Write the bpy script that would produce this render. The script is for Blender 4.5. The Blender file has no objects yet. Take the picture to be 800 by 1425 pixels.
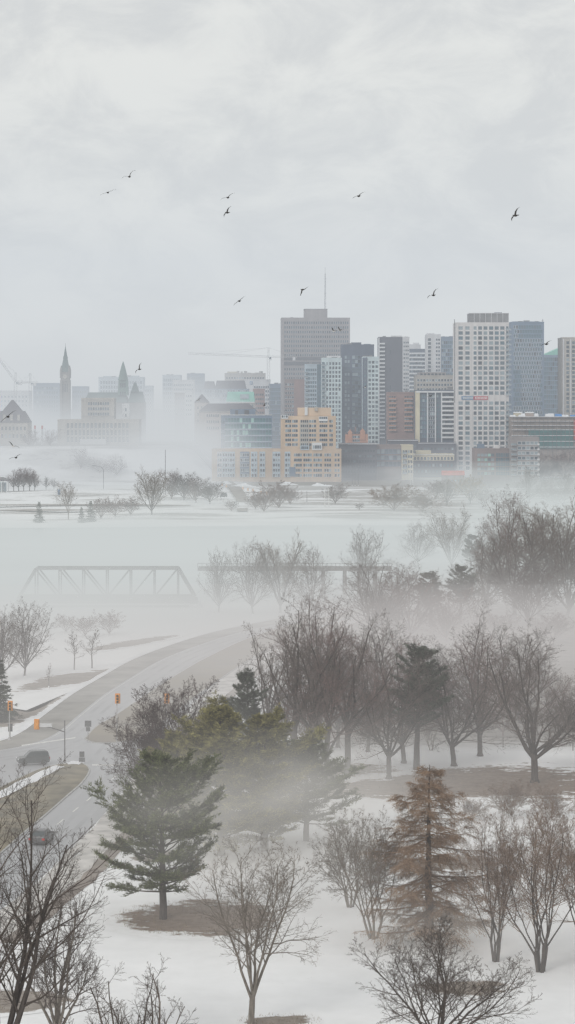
import bpy, bmesh, math, random
import numpy as np
from mathutils import Vector, Matrix
from mathutils.geometry import tessellate_polygon

R = math.radians
F, CX, HY, CH = 3000.0, 400.0, 560.0, 48.0      # lens and camera height that the photograph implies
scene = bpy.context.scene
col = scene.collection


def gp(px, py, z=0.0):
    """point of the ground plane (height z)"""
    D = F * (CH - z) / (py - HY)
    return Vector(((px - CX) * D / F, D, z))


def at(px, py, D):
    return Vector(((px - CX) * D / F, D, CH - (py - HY) * D / F))


# ------------------------------------------------------------------ materials
def new_mat(name):
    m = bpy.data.materials.new(name)
    m.use_nodes = True
    nt = m.node_tree
    for n in list(nt.nodes):
        nt.nodes.remove(n)
    return m, nt


def pm(name, c, rough=0.85, var=0.25, scale=0.35, c2=None, metal=0.0, detail=4, stretch=(1, 1, 1), spec=0.3, island=0.0, bump=0.0):
    """Principled surface whose colour wanders with a noise in object space"""
    m, nt = new_mat(name)
    out = nt.nodes.new('ShaderNodeOutputMaterial')
    p = nt.nodes.new('ShaderNodeBsdfPrincipled')
    nt.links.new(p.outputs[0], out.inputs[0])
    tc = nt.nodes.new('ShaderNodeTexCoord')
    mp = nt.nodes.new('ShaderNodeMapping')
    mp.inputs['Scale'].default_value = stretch
    nt.links.new(tc.outputs['Object'], mp.inputs[0])
    nz = nt.nodes.new('ShaderNodeTexNoise')
    nz.inputs['Scale'].default_value = scale
    nz.inputs['Detail'].default_value = detail
    nt.links.new(mp.outputs[0], nz.inputs['Vector'])
    rp = nt.nodes.new('ShaderNodeValToRGB')
    a = [v * (1 - var) for v in c]
    b = [min(1, v * (1 + var)) for v in (c2 or c)]
    rp.color_ramp.elements[0].position = 0.3
    rp.color_ramp.elements[1].position = 0.7
    rp.color_ramp.elements[0].color = (*a, 1)
    rp.color_ramp.elements[1].color = (*b, 1)
    nt.links.new(nz.outputs['Fac'], rp.inputs[0])
    src = rp.outputs[0]
    if island:
        ge = nt.nodes.new('ShaderNodeNewGeometry')
        mr = nt.nodes.new('ShaderNodeMapRange')
        mr.inputs['To Min'].default_value = 1 - island
        mr.inputs['To Max'].default_value = 1 + island
        nt.links.new(ge.outputs['Random Per Island'], mr.inputs[0])
        mx = nt.nodes.new('ShaderNodeMix')
        mx.data_type = 'RGBA'
        mx.blend_type = 'MULTIPLY'
        mx.inputs[0].default_value = 1
        nt.links.new(src, mx.inputs[6])
        nt.links.new(mr.outputs[0], mx.inputs[7])
        src = mx.outputs[2]
    nt.links.new(src, p.inputs['Base Color'])
    if bump:
        bp = nt.nodes.new('ShaderNodeBump')
        bp.inputs['Strength'].default_value = bump
        nt.links.new(nz.outputs['Fac'], bp.inputs['Height'])
        nt.links.new(bp.outputs[0], p.inputs['Normal'])
    p.inputs['Roughness'].default_value = rough
    p.inputs['Metallic'].default_value = metal
    p.inputs['Specular IOR Level'].default_value = spec
    return m


MAT = {}
def mk(k, *a, **kw):
    MAT[k] = pm(k, *a, **kw)


mk('road', (.38, .385, .40), .42, .16, .08, stretch=(1, .25, 1), spec=.5)
mk('wet_track', (.33, .335, .35), .36, .2, .15, spec=.6)
mk('shoulder', (.30, .29, .27), .9, .3, .15)
mk('median', (.31, .275, .235), .95, .25, .12, c2=(.22, .19, .14))
mk('island', (.145, .13, .085), .95, .35, .35, c2=(.19, .16, .105), detail=6)
mk('mulch', (.19, .14, .11), .95, .4, .5, c2=(.17, .13, .10), detail=7)
mk('thaw', (.235, .20, .175), .95, .35, .3, c2=(.27, .235, .21), detail=7)
mk('slush', (.56, .54, .52), .9, .3, .4, detail=7)
mk('kerb', (.42, .42, .41), .9, .2, 1.0)
mk('paint_white', (.72, .72, .70), .7, .15, 2.0)
mk('snowbank', (.80, .81, .83), .9, .1, .3, bump=.2)
mk('bark', (.078, .066, .06), .95, .35, 2.0, stretch=(3, 3, .6))
mk('bark_pale', (.21, .185, .16), .95, .3, 2.0, stretch=(3, 3, .6))
mk('twig', (.145, .12, .11), .95, .3, .6, island=.25)
mk('twig_dark', (.105, .086, .075), .95, .3, .6, island=.25)
mk('twig_red', (.18, .125, .115), .95, .3, .6, island=.3)
mk('twig_plum', (.10, .072, .07), .95, .3, .6, island=.25)
mk('twig_grey', (.235, .205, .18), .95, .3, .6, island=.25)
mk('twig_tan', (.235, .175, .14), .95, .3, .6, island=.3)
mk('twig_gold', (.30, .20, .075), .95, .3, .6, island=.3)
mk('larch', (.25, .165, .11), .95, .4, .5, c2=(.27, .19, .135), island=.4)
mk('needle', (.092, .112, .058), .8, .6, .9, c2=(.12, .135, .065), island=.4)
mk('needle_yellow', (.165, .155, .06), .8, .6, .9, c2=(.22, .20, .08), island=.4)
mk('needle_dark', (.085, .098, .075), .85, .6, .9, island=.4)
mk('steel', (.19, .19, .195), .6, .25, 1.0, metal=.3)
mk('steel_pale', (.5, .5, .5), .6, .15, 1.0)
mk('bridge_steel', (.24, .235, .235), .8, .3, .4)
mk('orange', (.80, .36, .10), .55, .1, 2.0)
mk('lens_dark', (.03, .03, .03), .4, .1, 2.0)
mk('sign_back', (.12, .125, .13), .6, .15, 2.0)
mk('car_dark', (.055, .068, .07), .25, .1, 2.0, spec=.6)
mk('car_grey', (.10, .10, .105), .25, .1, 2.0, spec=.6)
mk('car_white', (.7, .7, .7), .3, .05, 2.0, spec=.6)
mk('car_glass', (.04, .055, .06), .08, .05, 2.0, spec=.7)
mk('tyre', (.02, .02, .02), .9, .1, 2.0)
mk('rim', (.3, .3, .31), .4, .1, 2.0, metal=.6)
mk('tail_red', (.55, .03, .02), .35, .1, 2.0)
mk('bird_dark', (.05, .047, .045), .8, .25, 8.0)
mk('bird_grey', (.16, .16, .165), .8, .25, 8.0)
mk('bird_pale', (.6, .6, .6), .8, .15, 8.0)
mk('fence', (.12, .105, .09), .9, .25, 1.0)
# city
mk('brown_conc', (.33, .305, .30), .9, .14, .16, detail=5, stretch=(1, 1, .12))
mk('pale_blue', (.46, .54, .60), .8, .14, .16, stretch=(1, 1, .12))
mk('mint', (.56, .65, .67), .85, .14, .16, stretch=(1, 1, .12))
mk('charcoal', (.095, .115, .16), .7, .14, .16, stretch=(1, 1, .12))
mk('charcoal_brick', (.105, .105, .125), .9, .2, .06)
mk('white_conc', (.62, .62, .63), .9, .14, .16, stretch=(1, 1, .12))
mk('off_white', (.70, .71, .72), .85, .08, .08)
mk('beige', (.655, .635, .625), .9, .14, .16, stretch=(1, 1, .12))
mk('tan_stone', (.44, .41, .37), .9, .14, .16, stretch=(1, 1, .12))
mk('brown_brick', (.27, .215, .205), .95, .15, .08)
mk('red_brick', (.31, .21, .19), .95, .18, .08)
mk('pink_brick', (.48, .26, .18), .95, .15, .08)
mk('orange_brick', (.60, .465, .345), .95, .14, .16, stretch=(1, 1, .12))
mk('cream', (.62, .565, .42), .9, .1, .08)
mk('pink_stone', (.46, .39, .35), .95, .1, .08)
mk('slate_roof', (.12, .11, .125), .8, .2, .1)
mk('copper', (.15, .23, .205), .7, .25, .1)
mk('copper_dark', (.10, .145, .14), .7, .25, .1)
mk('copper_light', (.22, .50, .41), .5, .15, .1)
mk('gothic', (.25, .235, .22), .95, .2, .15)
mk('roof_grey', (.26, .26, .265), .9, .2, .15)
mk('roof_snow', (.74, .75, .77), .9, .1, .1)
mk('louvre', (.10, .10, .11), .7, .2, .4)
mk('net_green', (.055, .165, .16), .9, .25, .25)
mk('scaffold', (.30, .25, .22), .9, .3, .4)
mk('tarp_red', (.55, .11, .07), .8, .2, .3)
mk('tarp_blue', (.08, .25, .55), .7, .2, .3)
mk('glass_dark', (.045, .06, .075), .18, .3, .25, spec=.6)
mk('glass_mid', (.11, .15, .18), .18, .25, .25, spec=.6)
mk('glass_light', (.28, .34, .37), .22, .2, .25, spec=.6)
mk('glass_blue', (.085, .15, .19), .15, .3, .2, spec=.7)
mk('glass_teal', (.06, .16, .18), .15, .35, .2, spec=.7)
mk('glass_turquoise', (.30, .52, .47), .2, .25, .2, spec=.6)  # pale turquoise pane colour
mk('slate_blue', (.18, .24, .32), .8, .12, .06)
mk('banner_blue', (.12, .22, .36), .7, .3, .4)
mk('banner_red', (.50, .07, .10), .7, .3, .4)


# ------------------------------------------------------------------ mesh collecting
class MB:
    def __init__(s):
        s.v, s.f, s.m, s.mats = [], [], [], []

    def mi(s, mat):
        if mat not in s.mats:
            s.mats.append(mat)
        return s.mats.index(mat)

    def quad(s, pts, mat):
        b = len(s.v)
        s.v += [tuple(p) for p in pts]
        s.f.append(tuple(range(b, b + len(pts))))
        s.m.append(s.mi(mat))

    def box(s, x0, x1, y0, y1, z0, z1, mat, top=None):
        """box; top = (inset x, inset y) tapers the upper face"""
        ix, iy = top or (0, 0)
        b = len(s.v)
        s.v += [(x0, y0, z0), (x1, y0, z0), (x1, y1, z0), (x0, y1, z0),
                (x0 + ix, y0 + iy, z1), (x1 - ix, y0 + iy, z1), (x1 - ix, y1 - iy, z1), (x0 + ix, y1 - iy, z1)]
        k = s.mi(mat)
        for q in ((0, 3, 2, 1), (4, 5, 6, 7), (0, 1, 5, 4), (1, 2, 6, 5), (2, 3, 7, 6), (3, 0, 4, 7)):
            s.f.append(tuple(b + i for i in q))
            s.m.append(k)

    def gable(s, x0, x1, y0, y1, z0, z1, mat, along='x', hip=0.0):
        b = len(s.v)
        if along == 'x':
            ym = (y0 + y1) / 2
            r0, r1 = (x0 + hip, ym, z1), (x1 - hip, ym, z1)
            s.v += [(x0, y0, z0), (x1, y0, z0), (x1, y1, z0), (x0, y1, z0), r0, r1]
            fs = ((0, 1, 5, 4), (2, 3, 4, 5), (1, 2, 5), (3, 0, 4), (0, 3, 2, 1))
        else:
            xm = (x0 + x1) / 2
            r0, r1 = (xm, y0 + hip, z1), (xm, y1 - hip, z1)
            s.v += [(x0, y0, z0), (x1, y0, z0), (x1, y1, z0), (x0, y1, z0), r0, r1]
            fs = ((1, 2, 5, 4), (3, 0, 4, 5), (0, 1, 4), (2, 3, 5), (0, 3, 2, 1))
        k = s.mi(mat)
        for q in fs:
            s.f.append(tuple(b + i for i in q))
            s.m.append(k)

    def tube(s, pts, rad, mat, n=6, caps=True):
        pts = [Vector(p) for p in pts]
        if not hasattr(rad, '__len__'):
            rad = [rad] * len(pts)
        b0 = len(s.v)
        k = s.mi(mat)
        for i, p in enumerate(pts):
            t = (pts[min(i + 1, len(pts) - 1)] - pts[max(i - 1, 0)])
            t = t.normalized() if t.length > 1e-9 else Vector((0, 0, 1))
            u = t.cross(Vector((0, 0, 1)) if abs(t.z) < .9 else Vector((1, 0, 0))).normalized()
            w = t.cross(u)
            for j in range(n):
                a = 2 * math.pi * (j + .5) / n
                s.v.append(tuple(p + (u * math.cos(a) + w * math.sin(a)) * rad[i]))
        for i in range(len(pts) - 1):
            for j in range(n):
                a, c = b0 + i * n + j, b0 + i * n + (j + 1) % n
                s.f.append((a, c, c + n, a + n))
                s.m.append(k)
        if caps:
            s.f.append(tuple(b0 + j for j in range(n)))
            s.f.append(tuple(b0 + (len(pts) - 1) * n + j for j in reversed(range(n))))
            s.m += [k, k]

    def lathe(s, prof, mat, n=8, c=(0, 0), rot=0.0):
        """profile [(radius, z)] about a vertical axis"""
        b0 = len(s.v)
        k = s.mi(mat)
        for r, z in prof:
            for j in range(n):
                a = rot + 2 * math.pi * j / n
                s.v.append((c[0] + r * math.cos(a), c[1] + r * math.sin(a), z))
        for i in range(len(prof) - 1):
            for j in range(n):
                a, d = b0 + i * n + j, b0 + i * n + (j + 1) % n
                s.f.append((a, d, d + n, a + n))
                s.m.append(k)
        s.f.append(tuple(b0 + (len(prof) - 1) * n + j for j in range(n)))
        s.m.append(k)

    def mesh(s, name, smooth=False):
        me = bpy.data.meshes.new(name)
        me.from_pydata(s.v, [], s.f)
        for m in s.mats:
            me.materials.append(MAT[m])
        me.polygons.foreach_set('material_index', s.m)
        if smooth:
            me.polygons.foreach_set('use_smooth', [True] * len(s.f))
        me.update()
        return me

    def build(s, name, parent=None, smooth=False, loc=None):
        return link(name, s.mesh(name, smooth), parent, loc)


def link(name, me, parent=None, loc=None):
    o = bpy.data.objects.new(name, me)
    col.objects.link(o)
    if parent:
        o.parent = parent
    if loc is not None:
        o.location = loc
    return o


def tag(o, label=None, cat=None, group=None, kind=None):
    if label:
        o['label'] = label
    if cat:
        o['category'] = cat
    if group:
        o['group'] = group
    if kind:
        o['kind'] = kind
    return o


def thing(name, label, cat, loc=(0, 0, 0), rz=0.0, group=None):
    o = bpy.data.objects.new(name, None)
    o.empty_display_size = .5
    col.objects.link(o)
    o.location = loc
    o.rotation_euler = (0, 0, rz)
    return tag(o, label, cat, group)


def copy_tree(o, parent=None):
    c = o.copy()
    col.objects.link(c)
    c.parent = parent
    for ch in [x for x in col.objects if x.parent is o]:
        copy_tree(ch, c)
    return c


# ------------------------------------------------------------------ camera, world, light
cam = bpy.data.cameras.new('camera')
co = bpy.data.objects.new('camera', cam)
col.objects.link(co)
co.location = (0, 0, CH)
co.rotation_euler = (R(90), 0, 0)
cam.sensor_fit = 'AUTO'
cam.sensor_width = 36
cam.lens = 36 * F / 1425
cam.shift_y = -(712.5 - HY) / 1425
cam.clip_start = 1
cam.clip_end = 20000
scene.camera = co
scene.view_settings.view_transform = 'Standard'
scene.view_settings.look = 'None'
scene.view_settings.exposure = 0
scene.render.engine = 'CYCLES'
cy = scene.cycles
cy.max_bounces = 6
cy.diffuse_bounces = 2
cy.glossy_bounces = 2
cy.transparent_max_bounces = 16
cy.volume_bounces = 0
cy.volume_step_rate = 1.0
cy.volume_max_steps = 400
cy.use_denoising = True
cy.use_adaptive_sampling = True
cy.adaptive_threshold = .02
cy.adaptive_min_samples = 24
cy.caustics_reflective = False

SUN_EL, SUN_AZ = R(34), R(215)
w = bpy.data.worlds.new('World')
scene.world = w
w.use_nodes = True
nt = w.node_tree
for n in list(nt.nodes):
    nt.nodes.remove(n)
sky = nt.nodes.new('ShaderNodeTexSky')
sky.sky_type = 'NISHITA'
sky.sun_disc = False
sky.sun_elevation = SUN_EL
sky.sun_rotation = SUN_AZ
bg1 = nt.nodes.new('ShaderNodeBackground')
bg1.inputs['Strength'].default_value = .1
nt.links.new(sky.outputs[0], bg1.inputs['Color'])
tc = nt.nodes.new('ShaderNodeTexCoord')
mp = nt.nodes.new('ShaderNodeMapping')
mp.inputs['Rotation'].default_value = (0, R(-20), 0)
mp.inputs['Scale'].default_value = (17, 17, 30)
nt.links.new(tc.outputs['Generated'], mp.inputs[0])
nz = nt.nodes.new('ShaderNodeTexNoise')
nz.inputs['Scale'].default_value = 1.0
nz.inputs['Detail'].default_value = 8
nz.inputs['Roughness'].default_value = .62
nz.inputs['Distortion'].default_value = .5
nt.links.new(mp.outputs[0], nz.inputs['Vector'])
rp = nt.nodes.new('ShaderNodeValToRGB')
rp.color_ramp.interpolation = 'EASE'
rp.color_ramp.elements[0].position = .34
rp.color_ramp.elements[0].color = (.675, .688, .69, 1)
rp.color_ramp.elements[1].position = .64
rp.color_ramp.elements[1].color = (.79, .798, .78, 1)
nt.links.new(nz.outputs['Fac'], rp.inputs[0])
bg2 = nt.nodes.new('ShaderNodeBackground')
bg2.inputs['Strength'].default_value = 1.0
sx_ = nt.nodes.new('ShaderNodeSeparateXYZ')
nt.links.new(tc.outputs['Generated'], sx_.inputs[0])
hz_ = nt.nodes.new('ShaderNodeMapRange')                       # warmer, plainer cloud base towards the horizon
hz_.inputs[1].default_value = .0
hz_.inputs[2].default_value = .09
hz_.inputs[3].default_value = .75
hz_.inputs[4].default_value = .0
nt.links.new(sx_.outputs[2], hz_.inputs[0])
hm_ = nt.nodes.new('ShaderNodeMix')
hm_.data_type = 'RGBA'
hm_.inputs[7].default_value = (.76, .765, .735, 1)
nt.links.new(hz_.outputs[0], hm_.inputs[0])
nt.links.new(rp.outputs[0], hm_.inputs[6])
nt.links.new(hm_.outputs[2], bg2.inputs['Color'])
mixw = nt.nodes.new('ShaderNodeMixShader')      # the overcast layer covers nearly all of the clear sky
mixw.inputs[0].default_value = .94
nt.links.new(bg1.outputs[0], mixw.inputs[1])
nt.links.new(bg2.outputs[0], mixw.inputs[2])
wo = nt.nodes.new('ShaderNodeOutputWorld')
nt.links.new(mixw.outputs[0], wo.inputs[0])

sl = bpy.data.lights.new('sun', 'SUN')
sl.energy = 1.1
sl.angle = R(18)
sl.color = (1, .96, .9)
so = bpy.data.objects.new('sun', sl)
col.objects.link(so)
so.rotation_euler = (R(90) - SUN_EL, 0, R(180) - SUN_AZ)


# ------------------------------------------------------------------ fog: volumes with real extent, glowing by their own emission
class E:
    """tiny expression builder over math nodes"""
    nt = None

    def __init__(s, v):
        s.v = v

    def op(a, op, b=None, c=None):
        n = E.nt.nodes.new('ShaderNodeMath')
        n.operation = op
        for i, q in enumerate((a, b, c)):
            if q is None:
                continue
            q = q.v if isinstance(q, E) else q
            if isinstance(q, (int, float)):
                n.inputs[i].default_value = q
            else:
                E.nt.links.new(q, n.inputs[i])
        return E(n.outputs[0])

    def __add__(a, b): return E.op(a, 'ADD', b)
    __radd__ = __add__
    def __mul__(a, b): return E.op(a, 'MULTIPLY', b)
    __rmul__ = __mul__
    def __sub__(a, b): return E.op(a, 'SUBTRACT', b)
    def __rsub__(a, b): return E.op(E(b), 'SUBTRACT', a)
    def __truediv__(a, b): return E.op(a, 'DIVIDE', b)
    def exp(a): return E.op(a, 'EXPONENT')
    def max(a, b): return E.op(a, 'MAXIMUM', b)
    def min(a, b): return E.op(a, 'MINIMUM', b)

    def step(a, lo, hi, t0=0.0, t1=1.0):
        n = E.nt.nodes.new('ShaderNodeMapRange')
        n.interpolation_type = 'SMOOTHSTEP'
        E.nt.links.new(a.v, n.inputs[0])
        n.inputs[1].default_value = lo
        n.inputs[2].default_value = hi
        n.inputs[3].default_value = t0
        n.inputs[4].default_value = t1
        return E(n.outputs[0])


def noise(pos, sx, sy, sz, off=(0, 0, 0), detail=3.0, dist=0.0):
    mp = E.nt.nodes.new('ShaderNodeMapping')
    mp.inputs['Scale'].default_value = (1 / sx, 1 / sy, 1 / sz)
    mp.inputs['Location'].default_value = off
    E.nt.links.new(pos, mp.inputs[0])
    n = E.nt.nodes.new('ShaderNodeTexNoise')
    n.inputs['Scale'].default_value = 1
    n.inputs['Detail'].default_value = detail
    n.inputs['Roughness'].default_value = .58
    n.inputs['Distortion'].default_value = dist
    E.nt.links.new(mp.outputs[0], n.inputs['Vector'])
    return E(n.outputs['Fac'])


def gauss(x, y, z, c, s):
    a = (x - c[0]) / s[0]
    b = (y - c[1]) / s[1]
    d = (z - c[2]) / s[2]
    return (0 - (a * a + b * b + d * d)).exp()


def fog_material(name, dens, airlight, step):  # absorbs and emits; the airlight glow stands in for scattered daylight
    m, nt = new_mat(name)
    E.nt = nt
    g = nt.nodes.new('ShaderNodeNewGeometry')
    sp = nt.nodes.new('ShaderNodeSeparateXYZ')
    nt.links.new(g.outputs['Position'], sp.inputs[0])
    x, y, z = (E(o) for o in sp.outputs)
    d = dens(g.outputs['Position'], x, y, z.max(0.0)).max(0.0)
    ab = nt.nodes.new('ShaderNodeVolumeAbsorption')
    ab.inputs['Color'].default_value = (0, 0, 0, 1)
    nt.links.new(d.v, ab.inputs['Density'])
    em = nt.nodes.new('ShaderNodeEmission')
    em.inputs['Color'].default_value = (*airlight, 1)
    nt.links.new(d.v, em.inputs['Strength'])
    ad = nt.nodes.new('ShaderNodeAddShader')
    nt.links.new(ab.outputs[0], ad.inputs[0])
    nt.links.new(em.outputs[0], ad.inputs[1])
    out = nt.nodes.new('ShaderNodeOutputMaterial')
    nt.links.new(ad.outputs[0], out.inputs['Volume'])
    m.cycles.homogeneous_volume = False
    m['step'] = step
    MAT[name] = m
    return m


def river_layer(P, x, y, z):
    n = noise(P, 62, 46, 15, (3.1, .4, 0), 5.0).step(.36, .66, .14, 1.8)
    side = x.step(5, 110)                                    # the fog reaches farther along the right bank
    near = (y - x.step(-32, 25) * 48).step(388, 478)
    far = 1 - (y - side * 125).step(735, 872)
    q = z / (n * (side * 4 + 5.2) + 4.5)
    bridge = gauss(x, y, z, (-40, 476, 3), (38, 24, 11)) * .036
    return near * far * (0 - q * q).exp() * (n * .0170 + .003) + bridge + gauss(x, y, z, (-50, 985, 4), (70, 42, 7)) * n * .0065


def park_layer(P, x, y, z):
    n = noise(P, 32, 40, 12, (7.7, 2.2, 1.0), 4.0).step(.38, .68)
    fade = 1 - z.step(12, 20)
    return (0 - z / 6.2).exp() * fade * ((n * .0140 + .0022) * y.step(165, 330, .35, 1.0) + y.step(265, 390) * .0085)


def wisp_layer(P, x, y, z):
    """thicker mist in front of the pines and over the lawn"""
    b = gauss(x, y, z, (-2.5, 213, 6.0), (10.5, 12, 7.5)) * .030 + gauss(x, y, z, (-9.5, 192, 11), (7, 6, 4.0)) * .022
    b = b + gauss(x, y, z, (3, 231, 3), (11, 12, 6)) * .030 + gauss(x, y, z, (20, 190, 1.5), (22, 9, 2.0)) * .030
    return b * noise(P, 12, 14, 6, (1.7, 5.2, 3.0), 4.0, .7).step(.32, .68, .12, 1.75)


def bank_layer(P, x, y, z):
    """mist standing between the park row and the wooded bank on the right"""
    return gauss(x, y, z, (24, 384, 5.5), (42, 24, 8)) * noise(P, 30, 30, 9, (4.7, 1.2, 2.0), 4.0, .7).step(.33, .67, .2, 1.9) * .018


def left_city(P, x, y, z):
    n = noise(P, 105, 150, 30, (2.4, 9.1, .6), 4.0, .8).step(.34, .68)
    left = 1 - x.step(-70, -14)
    a = (x + 64) / 30
    q = z / (n * 11 + 20 + (0 - a * a).exp() * 24)
    front = y.step(1130, 1190) * (1 - y.step(1383, 1400)) * (0 - q * q * q).exp() * (n * .0085 + .0030)
    q = z / (n * 20 + 35)
    back = y.step(1440, 1490) * (1 - y.step(1560, 1660)) * (0 - q * q * q * q).exp() * (n * .016 + .006)
    plume = gauss(x, y, z, (-58, 1285, 12), (36, 70, 20)) * (n * .9 + .35) * .010
    return left * (front + back + (y.step(1200, 1480) * .0013 + .0011 * (1 - z.step(36, 60)) + .0004) * (1 - z.step(50, 110))) + plume


def city_base(P, x, y, z):
    n = noise(P, 80, 110, 20, (5.4, 1.1, .6), 4.0, .8).step(.36, .68)
    q = z / (n * 14 + 3)
    return y.step(1120, 1190) * (1 - y.step(1400, 1490)) * (0 - q).exp() * (n * .0056 + .0006) * (1 - z.step(18, 28)) * x.step(-100, -40)


fog_material('fog_park', park_layer, (.605, .595, .588), 6)  # emission tint chosen per region to imitate the light in each mist
fog_material('fog_wisp', wisp_layer, (.575, .562, .535), 3.5)
fog_material('fog_bank', bank_layer, (.53, .505, .503), 6)
fog_material('fog_river', river_layer, (.60, .648, .65), 11)
fog_material('fog_left', left_city, (.605, .63, .645), 20)
fog_material('fog_base', city_base, (.61, .635, .66), 20)


def haze_material(name, d, c):  # uniform volume; emission imitates daylight scattered by the haze
    m, nt = new_mat(name)
    ab = nt.nodes.new('ShaderNodeVolumeAbsorption')
    ab.inputs['Color'].default_value = (0, 0, 0, 1)
    ab.inputs['Density'].default_value = d
    em = nt.nodes.new('ShaderNodeEmission')
    em.inputs['Color'].default_value = (*c, 1)
    em.inputs['Strength'].default_value = d
    ad = nt.nodes.new('ShaderNodeAddShader')
    out = nt.nodes.new('ShaderNodeOutputMaterial')
    nt.links.new(ab.outputs[0], ad.inputs[0])
    nt.links.new(em.outputs[0], ad.inputs[1])
    nt.links.new(ad.outputs[0], out.inputs['Volume'])
    MAT[name] = m


haze_material('haze_city', .00062, (.60, .65, .71))          # even aerial haze over the whole city, its brightness emitted
haze_material('haze_park', .0009, (.605, .597, .59))             # thin mist over the near valley, its brightness emitted
for (mat, x0, x1, y0, y1, z0, z1, lab) in (
        ('fog_park', -150, 150, 150, 478, -.5, 20, 'thin white mist drifting between the park trees and over the parkway'),
        ('fog_wisp', -34, 60, 160, 262, -.6, 16, 'thick wisp of mist in front of the pines'),
        ('fog_bank', -60, 115, 332, 440, -.7, 20, 'mist bank between the park row and the wooded right bank'),
        ('fog_river', -320, 340, 396, 1034, -3, 24, 'dense white river fog bank around the truss bridge'),
        ('fog_left', -420, -4, 1150, 1740, -1, 110, 'rolling fog around the feet of the parliament quarter'),
        ('fog_base', -100, 420, 1120, 1490, -1.2, 28, 'low mist along the foot of the city buildings'),
        ('haze_city', -900, 950, 950, 2300, -1.5, 200, 'pale haze over the whole city'),
        ('haze_park', -260, 260, 120, 470, -1.3, 33, 'even thin mist hanging over the near park and parkway')):
    b = MB()
    b.box(x0, x1, y0, y1, z0, z1, mat)
    o = b.build('haze' if 'haze' in mat else 'fog')
    tag(o, lab, 'fog', kind='stuff')
    if 'haze' not in mat:
        auto = ((x1 - x0) + (y1 - y0) + (z1 - z0)) / 3 / 10      # the renderer's own step for this box
        MAT[mat].cycles.volume_step_rate = MAT[mat]['step'] / auto
# ------------------------------------------------------------------ setting: ground, water, road
rng = random.Random(7)


def ground_material():
    m, nt = new_mat('snow_ground')
    E.nt = nt
    out = nt.nodes.new('ShaderNodeOutputMaterial')
    p = nt.nodes.new('ShaderNodeBsdfPrincipled')
    nt.links.new(p.outputs[0], out.inputs[0])
    p.inputs['Roughness'].default_value = .9
    p.inputs['Specular IOR Level'].default_value = .25
    g = nt.nodes.new('ShaderNodeNewGeometry')
    P = g.outputs['Position']
    sp = nt.nodes.new('ShaderNodeSeparateXYZ')
    nt.links.new(P, sp.inputs[0])
    x, y, z = (E(o) for o in sp.outputs)
    n1 = noise(P, 26, 26, 26, (.3, .8, 0), 5)
    n2 = noise(P, 3.2, 3.2, 3.2, (5, 1, 0), 5)
    n3 = noise(P, 60, 22, 20, (1.3, 4.0, 0), 5)
    # thawed ground: nearly none in the near snowfield, streaks beyond the river, dull brown under the city
    near = (n1 + n2 * .25).step(.77, .87) * y.step(215, 260) * (1 - y.step(500, 600))
    shore = (n3 * .8 + n2 * .25 + x.step(-40, 30) * .08).step(.51, .64) * y.step(860, 890) * .75
    right = x.step(-45, -10) * y.step(1195, 1240)
    cityg = y.step(1345, 1380)
    brush = (x + (y - 300) * .02).step(-2, 10) * y.step(292, 312) * (1 - y.step(500, 545)) * (n1 + n2 * .25).step(.36, .52, .45, 1.0)
    bluff = (1 - x.step(-62, -40)) * y.step(1300, 1312) * n3.step(.40, .60) * .5
    bare = near.max(shore).max(right).max(cityg).max(brush).max(bluff).min(1.0)
    mixc = nt.nodes.new('ShaderNodeMix')
    mixc.data_type = 'RGBA'
    nt.links.new(bare.v, mixc.inputs[0])
    rp = nt.nodes.new('ShaderNodeValToRGB')
    rp.color_ramp.elements[0].color = (.80, .805, .81, 1)
    rp.color_ramp.elements[0].position = .3
    rp.color_ramp.elements[1].color = (.90, .905, .915, 1)
    rp.color_ramp.elements[1].position = .62
    nt.links.new((n1 * .45 + n2 * .55).v, rp.inputs[0])
    rb = nt.nodes.new('ShaderNodeValToRGB')
    rb.color_ramp.elements[0].color = (.13, .105, .085, 1)
    rb.color_ramp.elements[1].color = (.28, .255, .23, 1)
    nt.links.new(n2.v, rb.inputs[0])
    nt.links.new(rp.outputs[0], mixc.inputs[6])
    nt.links.new(rb.outputs[0], mixc.inputs[7])
    n4 = noise(P, .55, .55, .55, (2, 7, 0), 3)
    n5 = noise(P, 9, 9, 9, (4, 3, 0), 4)
    speck = n4.step(.70, .76) * n5.step(.50, .62) * (1 - y.step(420, 520)) * .5
    mix2 = nt.nodes.new('ShaderNodeMix')
    mix2.data_type = 'RGBA'
    mix2.inputs[7].default_value = (.22, .17, .13, 1)
    nt.links.new(speck.v, mix2.inputs[0])
    nt.links.new(mixc.outputs[2], mix2.inputs[6])
    nt.links.new(mix2.outputs[2], p.inputs['Base Color'])
    bp = nt.nodes.new('ShaderNodeBump')
    bp.inputs['Strength'].default_value = .35
    bp.inputs['Distance'].default_value = .3
    n6 = noise(P, 6, 4, 5, (6, 1, 0), 1.0)
    nt.links.new((n6 + n1 * 2.0).v, bp.inputs['Height'])
    nt.links.new(bp.outputs[0], p.inputs['Normal'])
    MAT['snow_ground'] = m


ground_material()


def sstep(a, b, v):
    t = min(1, max(0, (v - a) / (b - a)))
    return t * t * (3 - 2 * t)


def ground_z(x, y):
    h = 0.0
    bank0, bank1 = 545 + 8 * math.sin(x / 33), 850 + 10 * math.sin(x / 41 + 1)
    h -= 3.2 * sstep(bank0 - 18, bank0 + 6, y) * (1 - sstep(bank1 - 6, bank1 + 22, y))
    if y > 870:
        h += (.5 * math.sin(x / 31 + y / 47) + .3 * math.sin(x / 13 - y / 29)) * sstep(870, 900, y) * (1 - sstep(1290, 1310, y))
    h += 20.5 * sstep(-40, -66, x) * sstep(1310, 1360, y)                 # the bluff under the parliament quarter
    return h


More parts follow.
